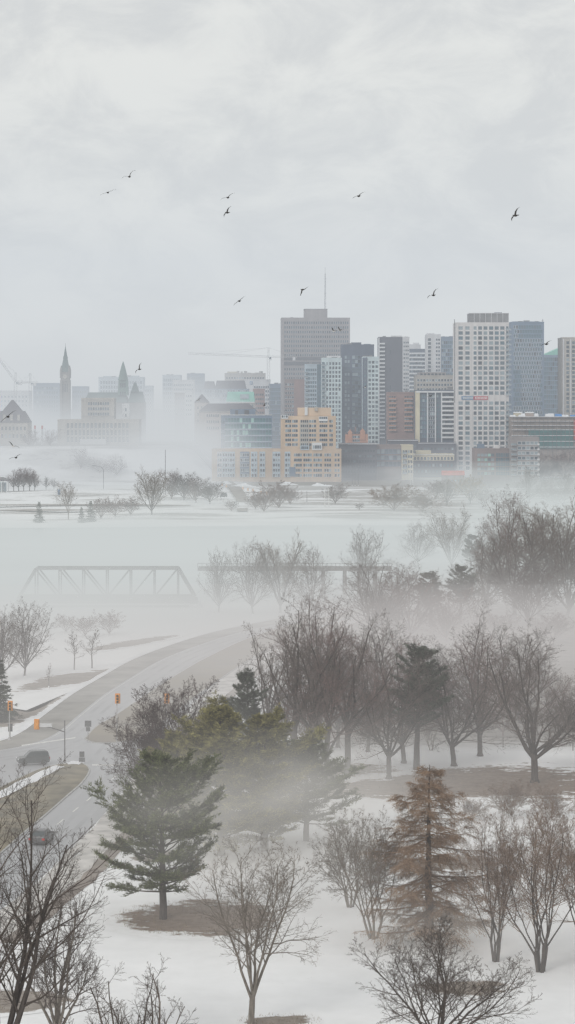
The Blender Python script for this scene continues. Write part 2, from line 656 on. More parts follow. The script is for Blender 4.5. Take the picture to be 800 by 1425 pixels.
xs = [-6000, -3000, -1500, -900] + [x for x in range(-600, 601, 12)] + [900, 1500, 3000, 6000]
ys = [-400, 60, 110] + list(range(140, 480, 20)) + list(range(480, 1400, 10)) + [1500, 1700, 2000, 2400, 3000, 4500, 9000]
b = MB()
for y in ys:
    for x in xs:
        b.v.append((x, y, ground_z(x, y)))
nx = len(xs)
k = b.mi('snow_ground')
for j in range(len(ys) - 1):
    for i in range(nx - 1):
        a = j * nx + i
        b.f.append((a, a + 1, a + 1 + nx, a + nx))
        b.m.append(k)
tag(b.build('ground', smooth=True), 'snow covered parkland with thawed brown patches', None, kind='structure')
mk('river_water', (.26, .30, .31), .35, .2, .025, c2=(.62, .64, .65), stretch=(.35, 1.2, 1), spec=.4, detail=6)
b = MB()
b.quad([(-2500, 520, -1.4), (2500, 520, -1.4), (2500, 880, -1.4), (-2500, 880, -1.4)], 'river_water')
tag(b.build('river'), kind='structure')


def sheet(name, pts, z, mat, px=True):
    """flat ground patch from an outline"""
    P = [gp(q[0], q[1]) if px else Vector((q[0], q[1], 0)) for q in pts]
    for q in P:
        q.z = z
    tri = tessellate_polygon([P])
    b = MB()
    b.v = [tuple(q) for q in P]
    k = b.mi(mat)
    for t in tri:
        n = (P[t[1]] - P[t[0]]).cross(P[t[2]] - P[t[0]])
        b.f.append(tuple(t) if n.z > 0 else tuple(reversed(t)))
        b.m.append(k)
    return tag(b.build(name), kind='structure')


def smooth_px(pts, n=6):
    """Catmull-Rom through image points of the ground, done in ground coordinates"""
    P = [gp(*q).xy for q in pts]
    o = []
    for i in range(len(P) - 1):
        p0, p1, p2, p3 = P[max(i - 1, 0)], P[i], P[i + 1], P[min(i + 2, len(P) - 1)]
        for j in range(n):
            t = j / n
            o.append(.5 * ((2 * p1) + (p2 - p0) * t + (2 * p0 - 5 * p1 + 4 * p2 - p3) * t * t + (3 * p1 - p0 - 3 * p2 + p3) * t ** 3))
    o.append(P[-1])
    return [(q.x, q.y) for q in o]


def blob(pts, amp, seed):
    """closed smooth outline with a slightly crumbled edge"""
    r = random.Random(seed)
    P = [Vector(q) for q in pts]
    n = len(P)
    o = []
    for i in range(n):
        p0, p1, p2, p3 = P[i - 1], P[i], P[(i + 1) % n], P[(i + 2) % n]
        for j in range(8):
            t = j / 8
            q = .5 * ((2 * p1) + (p2 - p0) * t + (2 * p0 - 5 * p1 + 4 * p2 - p3) * t * t + (3 * p1 - p0 - 3 * p2 + p3) * t ** 3)
            o.append((q.x + r.gauss(0, amp), q.y + r.gauss(0, amp * .35)))
    return o


def ragged(pts, amp, seed, sub=5):
    r = random.Random(seed)
    o = []
    n = len(pts)
    for i in range(n):
        a, c = Vector(pts[i]), Vector(pts[(i + 1) % n])
        for j in range(sub):
            q = a.lerp(c, j / sub)
            s = amp * (0.4 if j == 0 else 1)
            o.append((q.x + r.gauss(0, s), q.y + r.gauss(0, s)))
    return o


L_edge = [(620, 812), (540, 826), (470, 843), (420, 852), (375, 863), (300, 879), (240, 897), (185, 918), (140, 943), (100, 967), (62, 995), (30, 1019), (-10, 1034), (-90, 1046)]
R_edge = [(640, 824), (560, 842), (500, 856), (440, 876), (385, 897), (335, 925), (295, 955), (262, 985), (232, 1015), (205, 1048), (185, 1080), (162, 1113), (130, 1149), (92, 1187), (45, 1232), (-60, 1310)]
Lw, Rw = smooth_px(L_edge), smooth_px(R_edge)
sheet('road', Lw + [(-60, 235)] + list(reversed(Rw)), .02, 'road', px=False)
# bare verge between the snow and the carriageway
off = []
for i, q in enumerate(Lw):
    a, c = Vector(Lw[max(i - 1, 0)]), Vector(Lw[min(i + 1, len(Lw) - 1)])
    t = (c - a).normalized()
    off.append((q[0] - t.y * 5.2, q[1] + t.x * 5.2))
    
sheet('road_shoulder', Lw + list(reversed(off)), .03, 'shoulder', px=False)
off2 = []
for i, q in enumerate(Lw):
    a, c = Vector(Lw[max(i - 1, 0)]), Vector(Lw[min(i + 1, len(Lw) - 1)])
    t = (c - a).normalized()
    off2.append((q[0] + t.y * 1.1 + random.Random(i).gauss(0, .12), q[1] - t.x * 1.1))
sheet('snow_bank', list(Lw) + list(reversed(off2)), .05, 'snowbank', px=False)

med_top = [(117, 1029), (133, 1012), (160, 996), (200, 969), (240, 943), (285, 917), (340, 891), (400, 871), (470, 855), (560, 834)]
med_bot = [(117, 1029), (130, 1034), (160, 1034), (190, 1029), (215, 1015), (245, 992), (285, 961), (340, 924), (400, 890), (470, 864), (560, 838)]
tw, bw = smooth_px(med_top), smooth_px(med_bot)


def raised(name, outline, h, mat, kerb_w=.22):
    """a kerbed island: kerb ring of real height and a soil sheet inside"""
    P = [Vector((x, y, 0)) for x, y in outline]
    c = sum(P, Vector()) / len(P)
    b = MB()
    n = len(P)
    area = sum(P[i].x * P[(i + 1) % n].y - P[(i + 1) % n].x * P[i].y for i in range(n))
    sg = 1 if area > 0 else -1
    inner = []
    for i in range(n):
        t = (P[(i + 1) % n] - P[i - 1]).normalized()
        inner.append(P[i] + Vector((-t.y, t.x, 0)) * kerb_w * sg)
    for i in range(n):
        j = (i + 1) % n
        o0, o1, i0, i1 = P[i], P[j], inner[i], inner[j]
        up = Vector((0, 0, h))
        b.quad([o0, o1, o1 + up, o0 + up] if sg > 0 else [o1, o0, o0 + up, o1 + up], 'kerb')
        b.quad([o0 + up, o1 + up, i1 + up, i0 + up] if sg > 0 else [o1 + up, o0 + up, i0 + up, i1 + up], 'kerb')
    tag(b.build('kerb'), kind='structure')
    return sheet(name, [(q.x, q.y) for q in inner], h + .015, mat, px=False)


raised('median', tw + list(reversed(bw))[:-1], .13, 'median')
isl_top = [(126, 1072), (121, 1066), (108, 1062), (85, 1064), (55, 1071), (25, 1084), (-10, 1101), (-70, 1130)]
isl_bot = [(126, 1072), (122, 1081), (112, 1093), (96, 1107), (70, 1130), (40, 1155), (0, 1190), (-70, 1250)]
tw2, bw2 = smooth_px(isl_top), smooth_px(isl_bot)
raised('grass_island', tw2 + list(reversed(bw2))[:-1], .13, 'island')
for i, q in enumerate(([(90, 1068), (84, 1070), (60, 1083), (30, 1099), (0, 1113), (-40, 1131), (-40, 1121), (0, 1102), (32, 1086), (58, 1074), (78, 1067)],
                       [(117, 1063), (110, 1060.5), (99, 1061), (92, 1063), (97, 1065), (110, 1065.5)])):
    sheet('snow_patch', ragged(q, .6, 30 + i, 3), .165, 'snowbank')

# lane paint: dashes down the near carriageway, stop lines at the junction
for i, (px, py) in enumerate(((158, 1083), (142, 1097), (124, 1112), (105, 1127), (84, 1144), (62, 1162), (176, 1068))):
    a = gp(px, py)
    d = (gp(158, 1083) - gp(105, 1127)).normalized()
    s = Vector((-d.y, d.x, 0)) * .09
    b = MB()
    b.quad([a - d * 1.5 - s, a + d * 1.5 - s, a + d * 1.5 + s, a - d * 1.5 + s][::-1], 'paint_white')
    o = b.build('lane_dash', loc=(0, 0, .035))
    tag(o, kind='structure')
for i, (p0, p1) in enumerate((((128, 1064), (172, 1064.5)), ((30, 1037), (105, 1026)))):
    sheet('stop_line', [p0, p1, (p1[0], p1[1] + 1.6), (p0[0], p0[1] + 1.6)], .035, 'paint_white')
for i, (a, c, wd) in enumerate(((L_edge, 1, 0), )):
    pass


def strip(name, wpts, d0, d1, z, mat, gap=None):
    """a band running along a ground polyline, from offset d0 to d1"""
    A, B_ = [], []
    for i, q in enumerate(wpts):
        a, c = Vector(wpts[max(i - 1, 0)]), Vector(wpts[min(i + 1, len(wpts) - 1)])
        t = (c - a).normalized()
        A.append((q[0] - t.y * d0, q[1] + t.x * d0))
        B_.append((q[0] - t.y * d1, q[1] + t.x * d1))
    return sheet(name, A + list(reversed(B_)), z, mat, px=False)


strip('edge_line', Lw, 5.6, 5.72, .036, 'paint_white')
strip('slush_strip', [(x + random.Random(int(x * 9)).gauss(0, .08), y) for x, y in Rw], .15, 1.3, .04, 'slush')
strip('road_verge', [(x + random.Random(int(x * 7)).gauss(0, .1), y) for x, y in Rw], 1.2, 4.4, .03, 'slush')
strip('worn_verge', [(x + random.Random(int(x * 5)).gauss(0, .12), y) for x, y in Rw], 4.0, 5.6, .045, 'thaw')
sheet('thaw_patch', ragged([(152, 1140), (175, 1118), (192, 1103), (196, 1108), (180, 1125), (160, 1142)], 1.2, 3), .06, 'shoulder')
# thawed brown ground
def melt_material(key, c0, c1):
    """thawed soil that breaks up into snow towards its rim (the rim weight is a mesh attribute)"""
    m, nt = new_mat('melt_' + key)
    E.nt = nt
    out = nt.nodes.new('ShaderNodeOutputMaterial')
    p = nt.nodes.new('ShaderNodeBsdfPrincipled')
    p.inputs['Roughness'].default_value = .95
    nt.links.new(p.outputs[0], out.inputs[0])
    g = nt.nodes.new('ShaderNodeNewGeometry')
    P = g.outputs['Position']
    at_ = nt.nodes.new('ShaderNodeAttribute')
    at_.attribute_name = 'rim'
    e = E(at_.outputs['Fac'])
    n1 = noise(P, 4.5, 2.2, 4, (1, 2, 0), 6)
    n2 = noise(P, .8, .8, .8, (3, 1, 0), 4)
    n3 = noise(P, 26, 26, 26, (.3, .8, 0), 5)
    f = (e + (n1 - .5) * 1.9 + (n2 - .5) * .9).step(.22, .50)
    soil = nt.nodes.new('ShaderNodeValToRGB')
    soil.color_ramp.elements[0].position = .3
    soil.color_ramp.elements[1].position = .7
    soil.color_ramp.elements[0].color = (*c0, 1)
    soil.color_ramp.elements[1].color = (*c1, 1)
    nt.links.new((n2 * .6 + n1 * .4).v, soil.inputs[0])
    snow = nt.nodes.new('ShaderNodeValToRGB')
    snow.color_ramp.elements[0].position = .3
    snow.color_ramp.elements[1].position = .62
    snow.color_ramp.elements[0].color = (.78, .78, .78, 1)
    snow.color_ramp.elements[1].color = (.89, .895, .91, 1)
    nt.links.new((n3 * .45 + n2 * .55).v, snow.inputs[0])
    mx = nt.nodes.new('ShaderNodeMix')
    mx.data_type = 'RGBA'
    nt.links.new(f.v, mx.inputs[0])
    nt.links.new(snow.outputs[0], mx.inputs[6])
    nt.links.new(soil.outputs[0], mx.inputs[7])
    nt.links.new(mx.outputs[2], p.inputs['Base Color'])
    bp = nt.nodes.new('ShaderNodeBump')
    bp.inputs['Strength'].default_value = .15
    bp.inputs['Distance'].default_value = .1
    nt.links.new((n2 + n1).v, bp.inputs['Height'])
    nt.links.new(bp.outputs[0], p.inputs['Normal'])
    MAT['melt_' + key] = m


melt_material('mulch', (.115, .082, .062), (.26, .20, .16))
melt_material('thaw', (.17, .14, .115), (.34, .30, .265))
melt_material('slush', (.28, .26, .24), (.55, .53, .51))


def melt_patch(q, z, mat, seed, grow=1.16):
    pts = [gp(*v) for v in blob(q, .3, seed)]
    c = sum(pts, Vector()) / len(pts)
    b = MB()
    k = b.mi('melt_' + mat)
    rings, rim = (grow + .22, 1.02, .66, .35), (-.25, .36, .72, 1.0)
    n = len(pts)
    for s_ in rings:
        for v in pts:
            w_ = c + (v - c) * s_
            b.v.append((w_.x, w_.y, z))
    b.v.append((c.x, c.y, z))
    for r_ in range(3):
        for i in range(n):
            j = (i + 1) % n
            b.f.append((r_ * n + i, r_ * n + j, (r_ + 1) * n + j, (r_ + 1) * n + i))
            b.m.append(k)
    for i in range(n):
        b.f.append((3 * n + i, 3 * n + (i + 1) % n, 4 * n))
        b.m.append(k)
    o = b.build('bare_ground')
    a = o.data.attributes.new('rim', 'FLOAT', 'POINT')
    a.data.foreach_set('value', [v for v in rim for _ in range(n)] + [1.0])
    bm = bmesh.new()
    bm.from_mesh(o.data)
    bmesh.ops.recalc_face_normals(bm, faces=bm.faces)
    if sum(f.normal.z for f in bm.faces) < 0:
        bmesh.ops.reverse_faces(bm, faces=bm.faces)
    bm.to_mesh(o.data)
    bm.free()
    return tag(o, kind='structure')


for d0, d1 in ((6.4, 7.0), (8.1, 8.7), (10.1, 10.7), (11.8, 12.4)):
    strip('tyre_track', [q for q in Lw if 270 < q[1] < 520], d0, d1, .028, 'wet_track')
for d0, d1 in ((-1.9, -1.3), (-3.6, -3.0), (-5.5, -4.9), (-7.1, -6.5)):
    strip('tyre_track', [q for q in Rw if 200 < q[1] < 520], d0, d1, .028, 'wet_track')
for i, (q, mat) in enumerate((
        ([(168, 1283), (190, 1270), (232, 1259), (290, 1253), (345, 1258), (378, 1270), (372, 1286), (340, 1296), (280, 1300), (215, 1296)], 'mulch'),
        ([(425, 1095), (470, 1088), (540, 1083), (620, 1071), (700, 1066), (770, 1070), (840, 1085), (860, 1104), (780, 1112), (700, 1108), (600, 1110), (520, 1109), (450, 1108)], 'mulch'),
        ([(395, 1069), (450, 1063), (510, 1064), (545, 1070), (520, 1078), (455, 1080), (400, 1078)], 'mulch'),
        ([(590, 1374), (640, 1366), (700, 1369), (690, 1382), (630, 1386)], 'thaw'),
        ([(355, 1418), (420, 1414), (430, 1424), (360, 1428)], 'thaw'),
        ([(24, 961), (60, 944), (120, 935), (165, 932), (120, 948), (70, 957)], 'thaw'),
        ([(0, 985), (40, 990), (70, 975), (88, 968), (60, 988), (20, 1008), (-30, 1010)], 'thaw'),
        ([(188, 1195), (235, 1184), (262, 1190), (230, 1200)], 'thaw'),
        ([(560, 1200), (650, 1190), (700, 1200), (640, 1212)], 'thaw'),
        ([(120, 905), (170, 893), (240, 884), (230, 890), (160, 903)], 'thaw'),
        ([(-30, 1385), (60, 1378), (100, 1392), (60, 1404), (-30, 1410)], 'thaw'))):
    melt_patch(q, .010 + .002 * i, mat, i)
# far shore: paths, road and ploughed heaps
sheet('path', [(-60, 703), (160, 702.2), (300, 704), (300, 705.5), (160, 704), (-60, 705)], .35, 'thaw')
sheet('path', [(-60, 710), (80, 710.5), (150, 709), (150, 710), (80, 712), (-60, 711.5)], .35, 'thaw')
sheet('riverside_road', [(304, 668), (318, 667.5), (336, 680), (347, 698), (344, 713), (330, 713), (328, 695), (318, 681)], .55, 'thaw')
sheet('city_road', [(200, 667), (820, 666), (820, 661), (200, 662)], .55, 'road')

# dead grass poking through where the snow has thinned
r_ = random.Random(77)
V = []
for (px, py, rx, ry, n) in ((272, 1278, 112, 25, 1500), (640, 1092, 220, 24, 1600), (470, 1071, 80, 9, 300), (640, 1376, 70, 12, 350), (390, 1420, 60, 9, 200), (600, 1202, 90, 14, 250), (30, 1392, 90, 16, 250)):
    for i in range(n):
        a, q = r_.uniform(0, 6.283), r_.random() ** .35
        p = gp(px + rx * q * math.cos(a), py + ry * q * math.sin(a), 0)
        h = r_.uniform(.08, .30)
        t = r_.uniform(0, 6.283)
        u = Vector((math.cos(t), math.sin(t), 0)) * .022
        V += [p - u, p + u, p + Vector((r_.gauss(0, .08), r_.gauss(0, .08), h))]
V = np.array([tuple(v) for v in V])
mk('dry_grass', (.25, .20, .135), .9, .3, .5, island=.35)
me = bpy.data.meshes.new('dry_grass')
me.from_pydata(V.tolist(), [], np.arange(len(V)).reshape(-1, 3).tolist())
me.materials.append(MAT['dry_grass'])
tag(link('dry_grass', me), 'sparse dead grass poking through thin snow and bare soil', 'grass', kind='stuff')
# ------------------------------------------------------------------ trees
def tubes_mesh(name, lines, mat, sides_of):
    """lines = [(points Nx3, radii N)] merged into one branch mesh"""
    groups = {}
    for P, r in lines:
        groups.setdefault((len(P), sides_of(r[0])), []).append((P, r))
    V, Fq, base = [], [], 0
    for (n, s), L in groups.items():
        P = np.array([q[0] for q in L], dtype=np.float64)
        r = np.array([q[1] for q in L], dtype=np.float64)
        M = len(L)
        T = np.empty_like(P)
        T[:, 1:-1] = P[:, 2:] - P[:, :-2]
        T[:, 0] = P[:, 1] - P[:, 0]
        T[:, -1] = P[:, -1] - P[:, -2]
        T /= np.linalg.norm(T, axis=2, keepdims=True) + 1e-9
        ref = np.where(np.abs(T[:, :1, 2:3]) > .9, np.array([1., 0, 0]), np.array([0, 0, 1.]))
        U = np.cross(T, np.broadcast_to(ref, T.shape))
        U /= np.linalg.norm(U, axis=2, keepdims=True) + 1e-9
        W = np.cross(T, U)
        a = np.arange(s) * 2 * math.pi / s
        ring = P[:, :, None, :] + r[:, :, None, None] * (np.cos(a)[None, None, :, None] * U[:, :, None, :] + np.sin(a)[None, None, :, None] * W[:, :, None, :])
        V.append(ring.reshape(-1, 3))
        idx = base + np.arange(M * n * s).reshape(M, n, s)
        A = idx[:, :-1, :]
        B_ = np.roll(A, -1, axis=2)
        C_ = idx[:, 1:, :]
        D_ = np.roll(C_, -1, axis=2)
        Fq.append(np.stack([A, B_, D_, C_], axis=-1).reshape(-1, 4))
        base += M * n * s
    return np_mesh(name, np.concatenate(V), np.concatenate(Fq), mat)


def np_mesh(name, V, Fc, mat):
    me = bpy.data.meshes.new(name)
    k = Fc.shape[1]
    me.vertices.add(len(V))
    me.vertices.foreach_set('co', V.astype(np.float32).ravel())
    me.loops.add(Fc.size)
    me.loops.foreach_set('vertex_index', Fc.astype(np.int32).ravel())
    me.polygons.add(len(Fc))
    me.polygons.foreach_set('loop_start', np.arange(0, Fc.size, k, dtype=np.int32))
    me.update(calc_edges=True)
    me.materials.append(MAT[mat])
    return me


def perp(d, r):
    u = d.cross(Vector((0, 0, 1)) if abs(d.z) < .95 else Vector((1, 0, 0))).normalized()
    a = r.uniform(0, 2 * math.pi)
    return u * math.cos(a) + d.cross(u) * math.sin(a)


class Bare:
    """leafless broadleaf tree; sizes in metres for a tree of height H"""

    def __init__(s, seed, H, W, fork=.2, limbs=6, spread=(18, 42), trop=.10, kids=(11, 8, 5, 3), levels=4, trunk_r=None,
                 wob=.09, ratio=(.5, .5, .5, .6), ang=(48, 46, 44, 40), stems=1, twig_r=.011, lead=False, crook=0.0, min_t=.22):
        s.r = random.Random(seed)
        s.H, s.W, s.trop, s.kids, s.levels, s.wob, s.ratio, s.ang, s.twig_r, s.crook, s.min_t = H, W, trop, kids, levels, wob, ratio, ang, twig_r, crook, min_t
        s.trunk, s.crown = [], []
        tr = trunk_r or H / 52
        r = s.r
        for st in range(stems):
            az = 2 * math.pi * st / stems + r.uniform(-.5, .5)
            lean = R(r.uniform(8, 22)) if stems > 1 else R(r.uniform(0, 4))
            d = Vector((math.cos(az) * math.sin(lean), math.sin(az) * math.sin(lean), math.cos(lean)))
            p = Vector((math.cos(az) * .25 * (stems > 1), math.sin(az) * .25 * (stems > 1), -.3))
            hf = H * fork * (r.uniform(.8, 1.2) if stems > 1 else 1) + .3
            pts, rad = [p.copy()], [tr * 1.75]
            n = 5
            for i in range(n):
                d = (d + Vector((r.gauss(0, wob * .35), r.gauss(0, wob * .35), .04))).normalized()
                p = p + d * hf / n
                pts.append(p.copy())
                rad.append(tr * (1.08 - .18 * (i + 1) / n))
            if lead:
                pl, rl = s.axis(p, d, H - hf, tr * .85, 1, n=12, up=.06)
                pts += pl[1:]
                rad += rl[1:]
                s.trunk.append((pts, rad))
                m = int(limbs)
                for k in range(m):
                    t = .0 + .93 * (k + r.random()) / m
                    q, rr, dd = s.point(pl, rl, t)
                    prof = (1 - t) ** .75 * .95 + .10
                    az2 = 2.4 * k + r.uniform(-.4, .4)
                    th = R(r.uniform(*spread) + 22 * (1 - t))
                    v = Vector((math.cos(az2) * math.sin(th), math.sin(az2) * math.sin(th), math.cos(th)))
                    s.grow(q, v, W * .62 * prof * r.uniform(.8, 1.15), min(rr * .6, tr * .38), 1)
                s.kids_of(pl, rl, H * .25, 2, 10)
                continue
            s.trunk.append((pts, rad))
            nl = max(2, limbs // stems)
            for k in range(nl):
                az2 = 2 * math.pi * k / nl + r.uniform(-.45, .45)
                th = R(r.uniform(*spread)) if k or stems > 1 else R(r.uniform(3, 12))
                v = (d * .25 + Vector((math.cos(az2) * math.sin(th), math.sin(az2) * math.sin(th), math.cos(th)))).normalized()
                tt = r.uniform(.72, 1.0) if k else 1
                i = min(len(pts) - 1, max(2, int(tt * (len(pts) - 1) + .5)))
                top = H - pts[i].z
                hor = max(.12, math.sin(th))
                L = min(top / max(.3, math.cos(th * .8)), W * .56 / hor) * r.uniform(.86, 1.04)
                s.grow(pts[i], v, L, tr * r.uniform(.46, .66), 1)
        s.fit()

    def axis(s, p, d, L, r0, lvl, n=None, up=None):
        r = s.r
        n = n or (0, 9, 6, 4, 3, 2)[lvl]
        wb = s.wob * (1, 1, 1.5, 1.9, 2.2, 2.4)[lvl]
        pts, rad = [p.copy()], [r0]
        end = max(s.twig_r * .7, r0 * .22)
        up = s.trop if up is None else up
        d = d.copy()
        for i in range(n):
            d = d + Vector((r.gauss(0, wb), r.gauss(0, wb), r.gauss(0, wb) + up * (1.0 if lvl < 3 else .7)))
            if s.crook and r.random() < .3:
                d += perp(d.normalized(), r) * s.crook
            d.normalize()
            p = p + d * (L / n)
            pts.append(p.copy())
            rad.append(r0 + (end - r0) * ((i + 1) / n) ** .8)
        return pts, rad

    @staticmethod
    def point(pts, rad, t):
        f = t * (len(pts) - 1)
        i = min(int(f), len(pts) - 2)
        k = f - i
        return pts[i].lerp(pts[i + 1], k), rad[i] + (rad[i + 1] - rad[i]) * k, (pts[i + 1] - pts[i]).normalized()

    def grow(s, p, d, L, r0, lvl):
        r0 = max(r0, s.twig_r * (.8 if lvl < 4 else .62))
        pts, rad = s.axis(p, d, L, r0, lvl)
        (s.trunk if lvl == 1 else s.crown).append((pts, rad))
        if lvl <= s.levels - 0 and lvl - 1 < len(s.kids):
            s.kids_of(pts, rad, L, lvl + 1, s.kids[lvl - 1])

    def kids_of(s, pts, rad, L, lvl, n):
        if lvl > s.levels:
            return
        r = s.r
        n = max(1, int(n * r.uniform(.75, 1.25) + .5))
        side = r.uniform(0, 6.28)
        for k in range(n):
            t = s.min_t + (1 - s.min_t) * (k + r.uniform(.1, .9)) / n
            q, rr, dd = s.point(pts, rad, min(t, .995))
            side += 2.4 + r.gauss(0, .35)
            u = dd.cross(Vector((0, 0, 1)) if abs(dd.z) < .95 else Vector((1, 0, 0))).normalized()
            v = u * math.cos(side) + dd.cross(u) * math.sin(side)
            th = R(s.ang[lvl - 2] * r.uniform(.7, 1.2)) * (1 - .25 * t)
            nd = (dd * math.cos(th) + v * math.sin(th)).normalized()
            ln = L * s.ratio[lvl - 2] * (1.12 - .72 * t) * r.uniform(.65, 1.25)
            s.grow(q, nd, ln, min(rr * .72, r0lim(lvl, s)), lvl)

    def fit(s):
        """scale so that the crown has the asked height and width"""
        A = np.array([p for L in (s.trunk, s.crown) for q in L for p in q[0]])
        top = np.percentile(A[:, 2], 99.7)
        cx, cy_ = np.median(A[:, 0]), np.median(A[:, 1])
        half = np.percentile(np.hypot(A[:, 0] - cx, A[:, 1] - cy_), 95)
        fz, fx = s.H / top, s.W / 2 / max(half, .1)
        fx = min(max(fx, .45), 2.0)
        for L in (s.trunk, s.crown):
            for i, (P, rd) in enumerate(L):
                Q = np.array(P) * (fx, fx, fz)
                L[i] = (Q, np.array(rd))

    def meshes(s, tm, cm):
        return (tubes_mesh('trunk', s.trunk, tm, lambda r: 8 if r > .12 else 5),
                tubes_mesh('crown', s.crown, cm, lambda r: 4 if r > .04 else 3))


def r0lim(lvl, s):
    return s.H * (0, 0, .0042, .0018, .0009, .0006)[lvl]


def tufts(P, D, n, ln, wd, r, droop=0.0, flat=.6):
    """needle sprays: n thin leaf-sized triangles at each point P, fanned about direction D"""
    V = []
    for p, d in zip(P, D):
        for k in range(n):
            v = Vector((d[0] + r.gauss(0, .75), d[1] + r.gauss(0, .75), d[2] * flat + r.gauss(0, .5) - droop)).normalized()
            L = ln * r.uniform(.6, 1.25)
            u = perp(v, r) * wd * r.uniform(.6, 1.3)
            o = Vector(p) + Vector((r.gauss(0, ln * .3), r.gauss(0, ln * .3), r.gauss(0, ln * .18)))
            V += [o - u, o + u, o + v * L]
    V = np.array([tuple(q) for q in V])
    return V, np.arange(len(V)).reshape(-1, 3)


def conifer(seed, H, W, needle='needle', form='pine', base=.16, whorls=17, per=6, bark='bark', dens=1.0):
    """trunk mesh, limb mesh, needle mesh of an evergreen (or a bare larch)"""
    r = random.Random(seed)
    tr = H / 42
    pts = [Vector((0, 0, -.3))]
    n = 10
    for i in range(n):
        q = pts[-1] + Vector((r.gauss(0, .05), r.gauss(0, .05), (H + .3) / n))
        pts.append(q)
    rad = [tr * (1.15 - 1.1 * (i / n)) for i in range(n + 1)]
    trunk = [(np.array(pts), np.array(rad))]
    limbs, P, D = [], [], []
    sides = [r.uniform(.6, 1.25) for _ in range(9)]
    for wv in range(whorls):
        t = base + (1 - base) * (wv + r.uniform(-.45, .45)) / whorls
        t = min(max(t, base), .985)
        if form == 'pine':
            prof = min(1, .5 + 2.0 * (t - base)) * (1 - ((t - base) / (1 - base)) ** 2.0) ** .75 + .03
        elif form == 'larch':
            prof = min(1, .62 + 1.0 * (t - base)) * (1 - (t - base) / (1 - base)) ** .72 + .03
        else:
            prof = (1 - (t - base) / (1 - base)) ** .9 + .02
        m = max(3, int(per * r.uniform(.75, 1.25)))
        for k in range(m):
            az = 2 * math.pi * k / m + wv * 1.1 + r.uniform(-.35, .35)
            L = W / 2 * prof * (r.uniform(.5, 1.18) if form == 'pine' else r.uniform(.5, 1.2)) * (sides[int((az % 6.283) / 6.283 * 9) % 9] if form == 'pine' else r.uniform(.8, 1.1))
            if L < .15:
                continue
            el = {'pine': R(r.uniform(-8, 24) + 34 * t * t), 'larch': R(r.uniform(-14, 4) + 30 * t ** 2.5), 'spruce': R(r.uniform(-16, -2) + 40 * t ** 3)}[form]
            d = Vector((math.cos(az) * math.cos(el), math.sin(az) * math.cos(el), math.sin(el)))
            f = t * n
            i = min(int(f), n - 1)
            p = pts[i].lerp(pts[i + 1], f - i)
            ns = 6
            bp, br = [p.copy()], [max(.02, tr * .28 * (1.1 - t))]
            for j in range(ns):
                d = (d + Vector((r.gauss(0, .07), r.gauss(0, .07), {'pine': .055, 'larch': .05 * (j - 1.5), 'spruce': .03}[form] + r.gauss(0, .04)))).normalized()
                p = p + d * L / ns
                bp.append(p.copy())
                br.append(br[0] * (1 - .82 * (j + 1) / ns))
            limbs.append((np.array(bp), np.array(br)))
            nsub = max(3, int((L * 4.2 + 2) * dens))
            for q in range(nsub):
                tt = r.uniform(.22 if form != 'pine' else .34, 1.0)
                o, rr, dd = Bare.point(bp, br, min(tt, .99))
                sgn = 1 if q % 2 else -1
                lat = Vector((-dd.y, dd.x, 0)).normalized() * sgn
                a = R(r.uniform(30, 65))
                v = (dd * math.cos(a) + lat * math.sin(a) + Vector((0, 0, r.gauss(.06, .14) if form == 'pine' else r.gauss(-.12, .16)))).normalized()
                l2 = min(1.7, L * .36 * (1.25 - .75 * tt)) * r.uniform(.6, 1.25) + .12
                if form == 'larch':
                    sp = [o.copy()]
                    vv = v.copy()
                    for j in range(3):
                        vv = (vv + Vector((r.gauss(0, .12), r.gauss(0, .12), -.22))).normalized()
                        sp.append(sp[-1] + vv * l2 * .42)
                    limbs.append((np.array(sp), np.array([.02, .016, .012, .008])))
                    for j in range(int(7 * dens)):
                        o2, _, d2 = Bare.point(sp, [1] * 4, r.uniform(.1, 1))
                        P.append(o2)
                        D.append(d2 + perp(d2, r) * .9)
                else:
                    sp = np.array([o, o + v * l2 * .5, o + v * l2 + Vector((0, 0, .05 if form == 'pine' else -.06))])
                    limbs.append((sp, np.array([.022, .016, .008])))
                    m2 = max(2, int(l2 * (3.4 if form == 'pine' else 4.5)))
                    for j in range(m2):
                        u = (j + r.uniform(.3, 1)) / m2
                        P.append(Vector(sp[0]) + (Vector(sp[2]) - Vector(sp[0])) * u)
                        D.append(v + Vector((0, 0, .35 if form == 'pine' else 0)))
            if form != 'larch':
                P.append(bp[-1])
                D.append(d)
    tm = tubes_mesh('trunk', trunk, bark, lambda q: 8)
    if form == 'larch':
        lm = tubes_mesh('branch', limbs, 'larch', lambda q: 4 if q > .03 else 3)
        V, Fc = tufts(P, D, 2, .38, .013, r, droop=.45, flat=1)
        cm = np_mesh('crown', V, Fc, needle)
    else:
        lm = tubes_mesh('branch', limbs, bark, lambda q: 4 if q > .03 else 3)
        V, Fc = tufts(P, D, 7 if form == 'pine' else 7, .38 if form == 'pine' else .30, .044 if form == 'pine' else .04, r, droop=-.12 if form == 'pine' else .05)
        cm = np_mesh('crown', V, Fc, needle)
    return tm, lm, cm


PROTO = {}


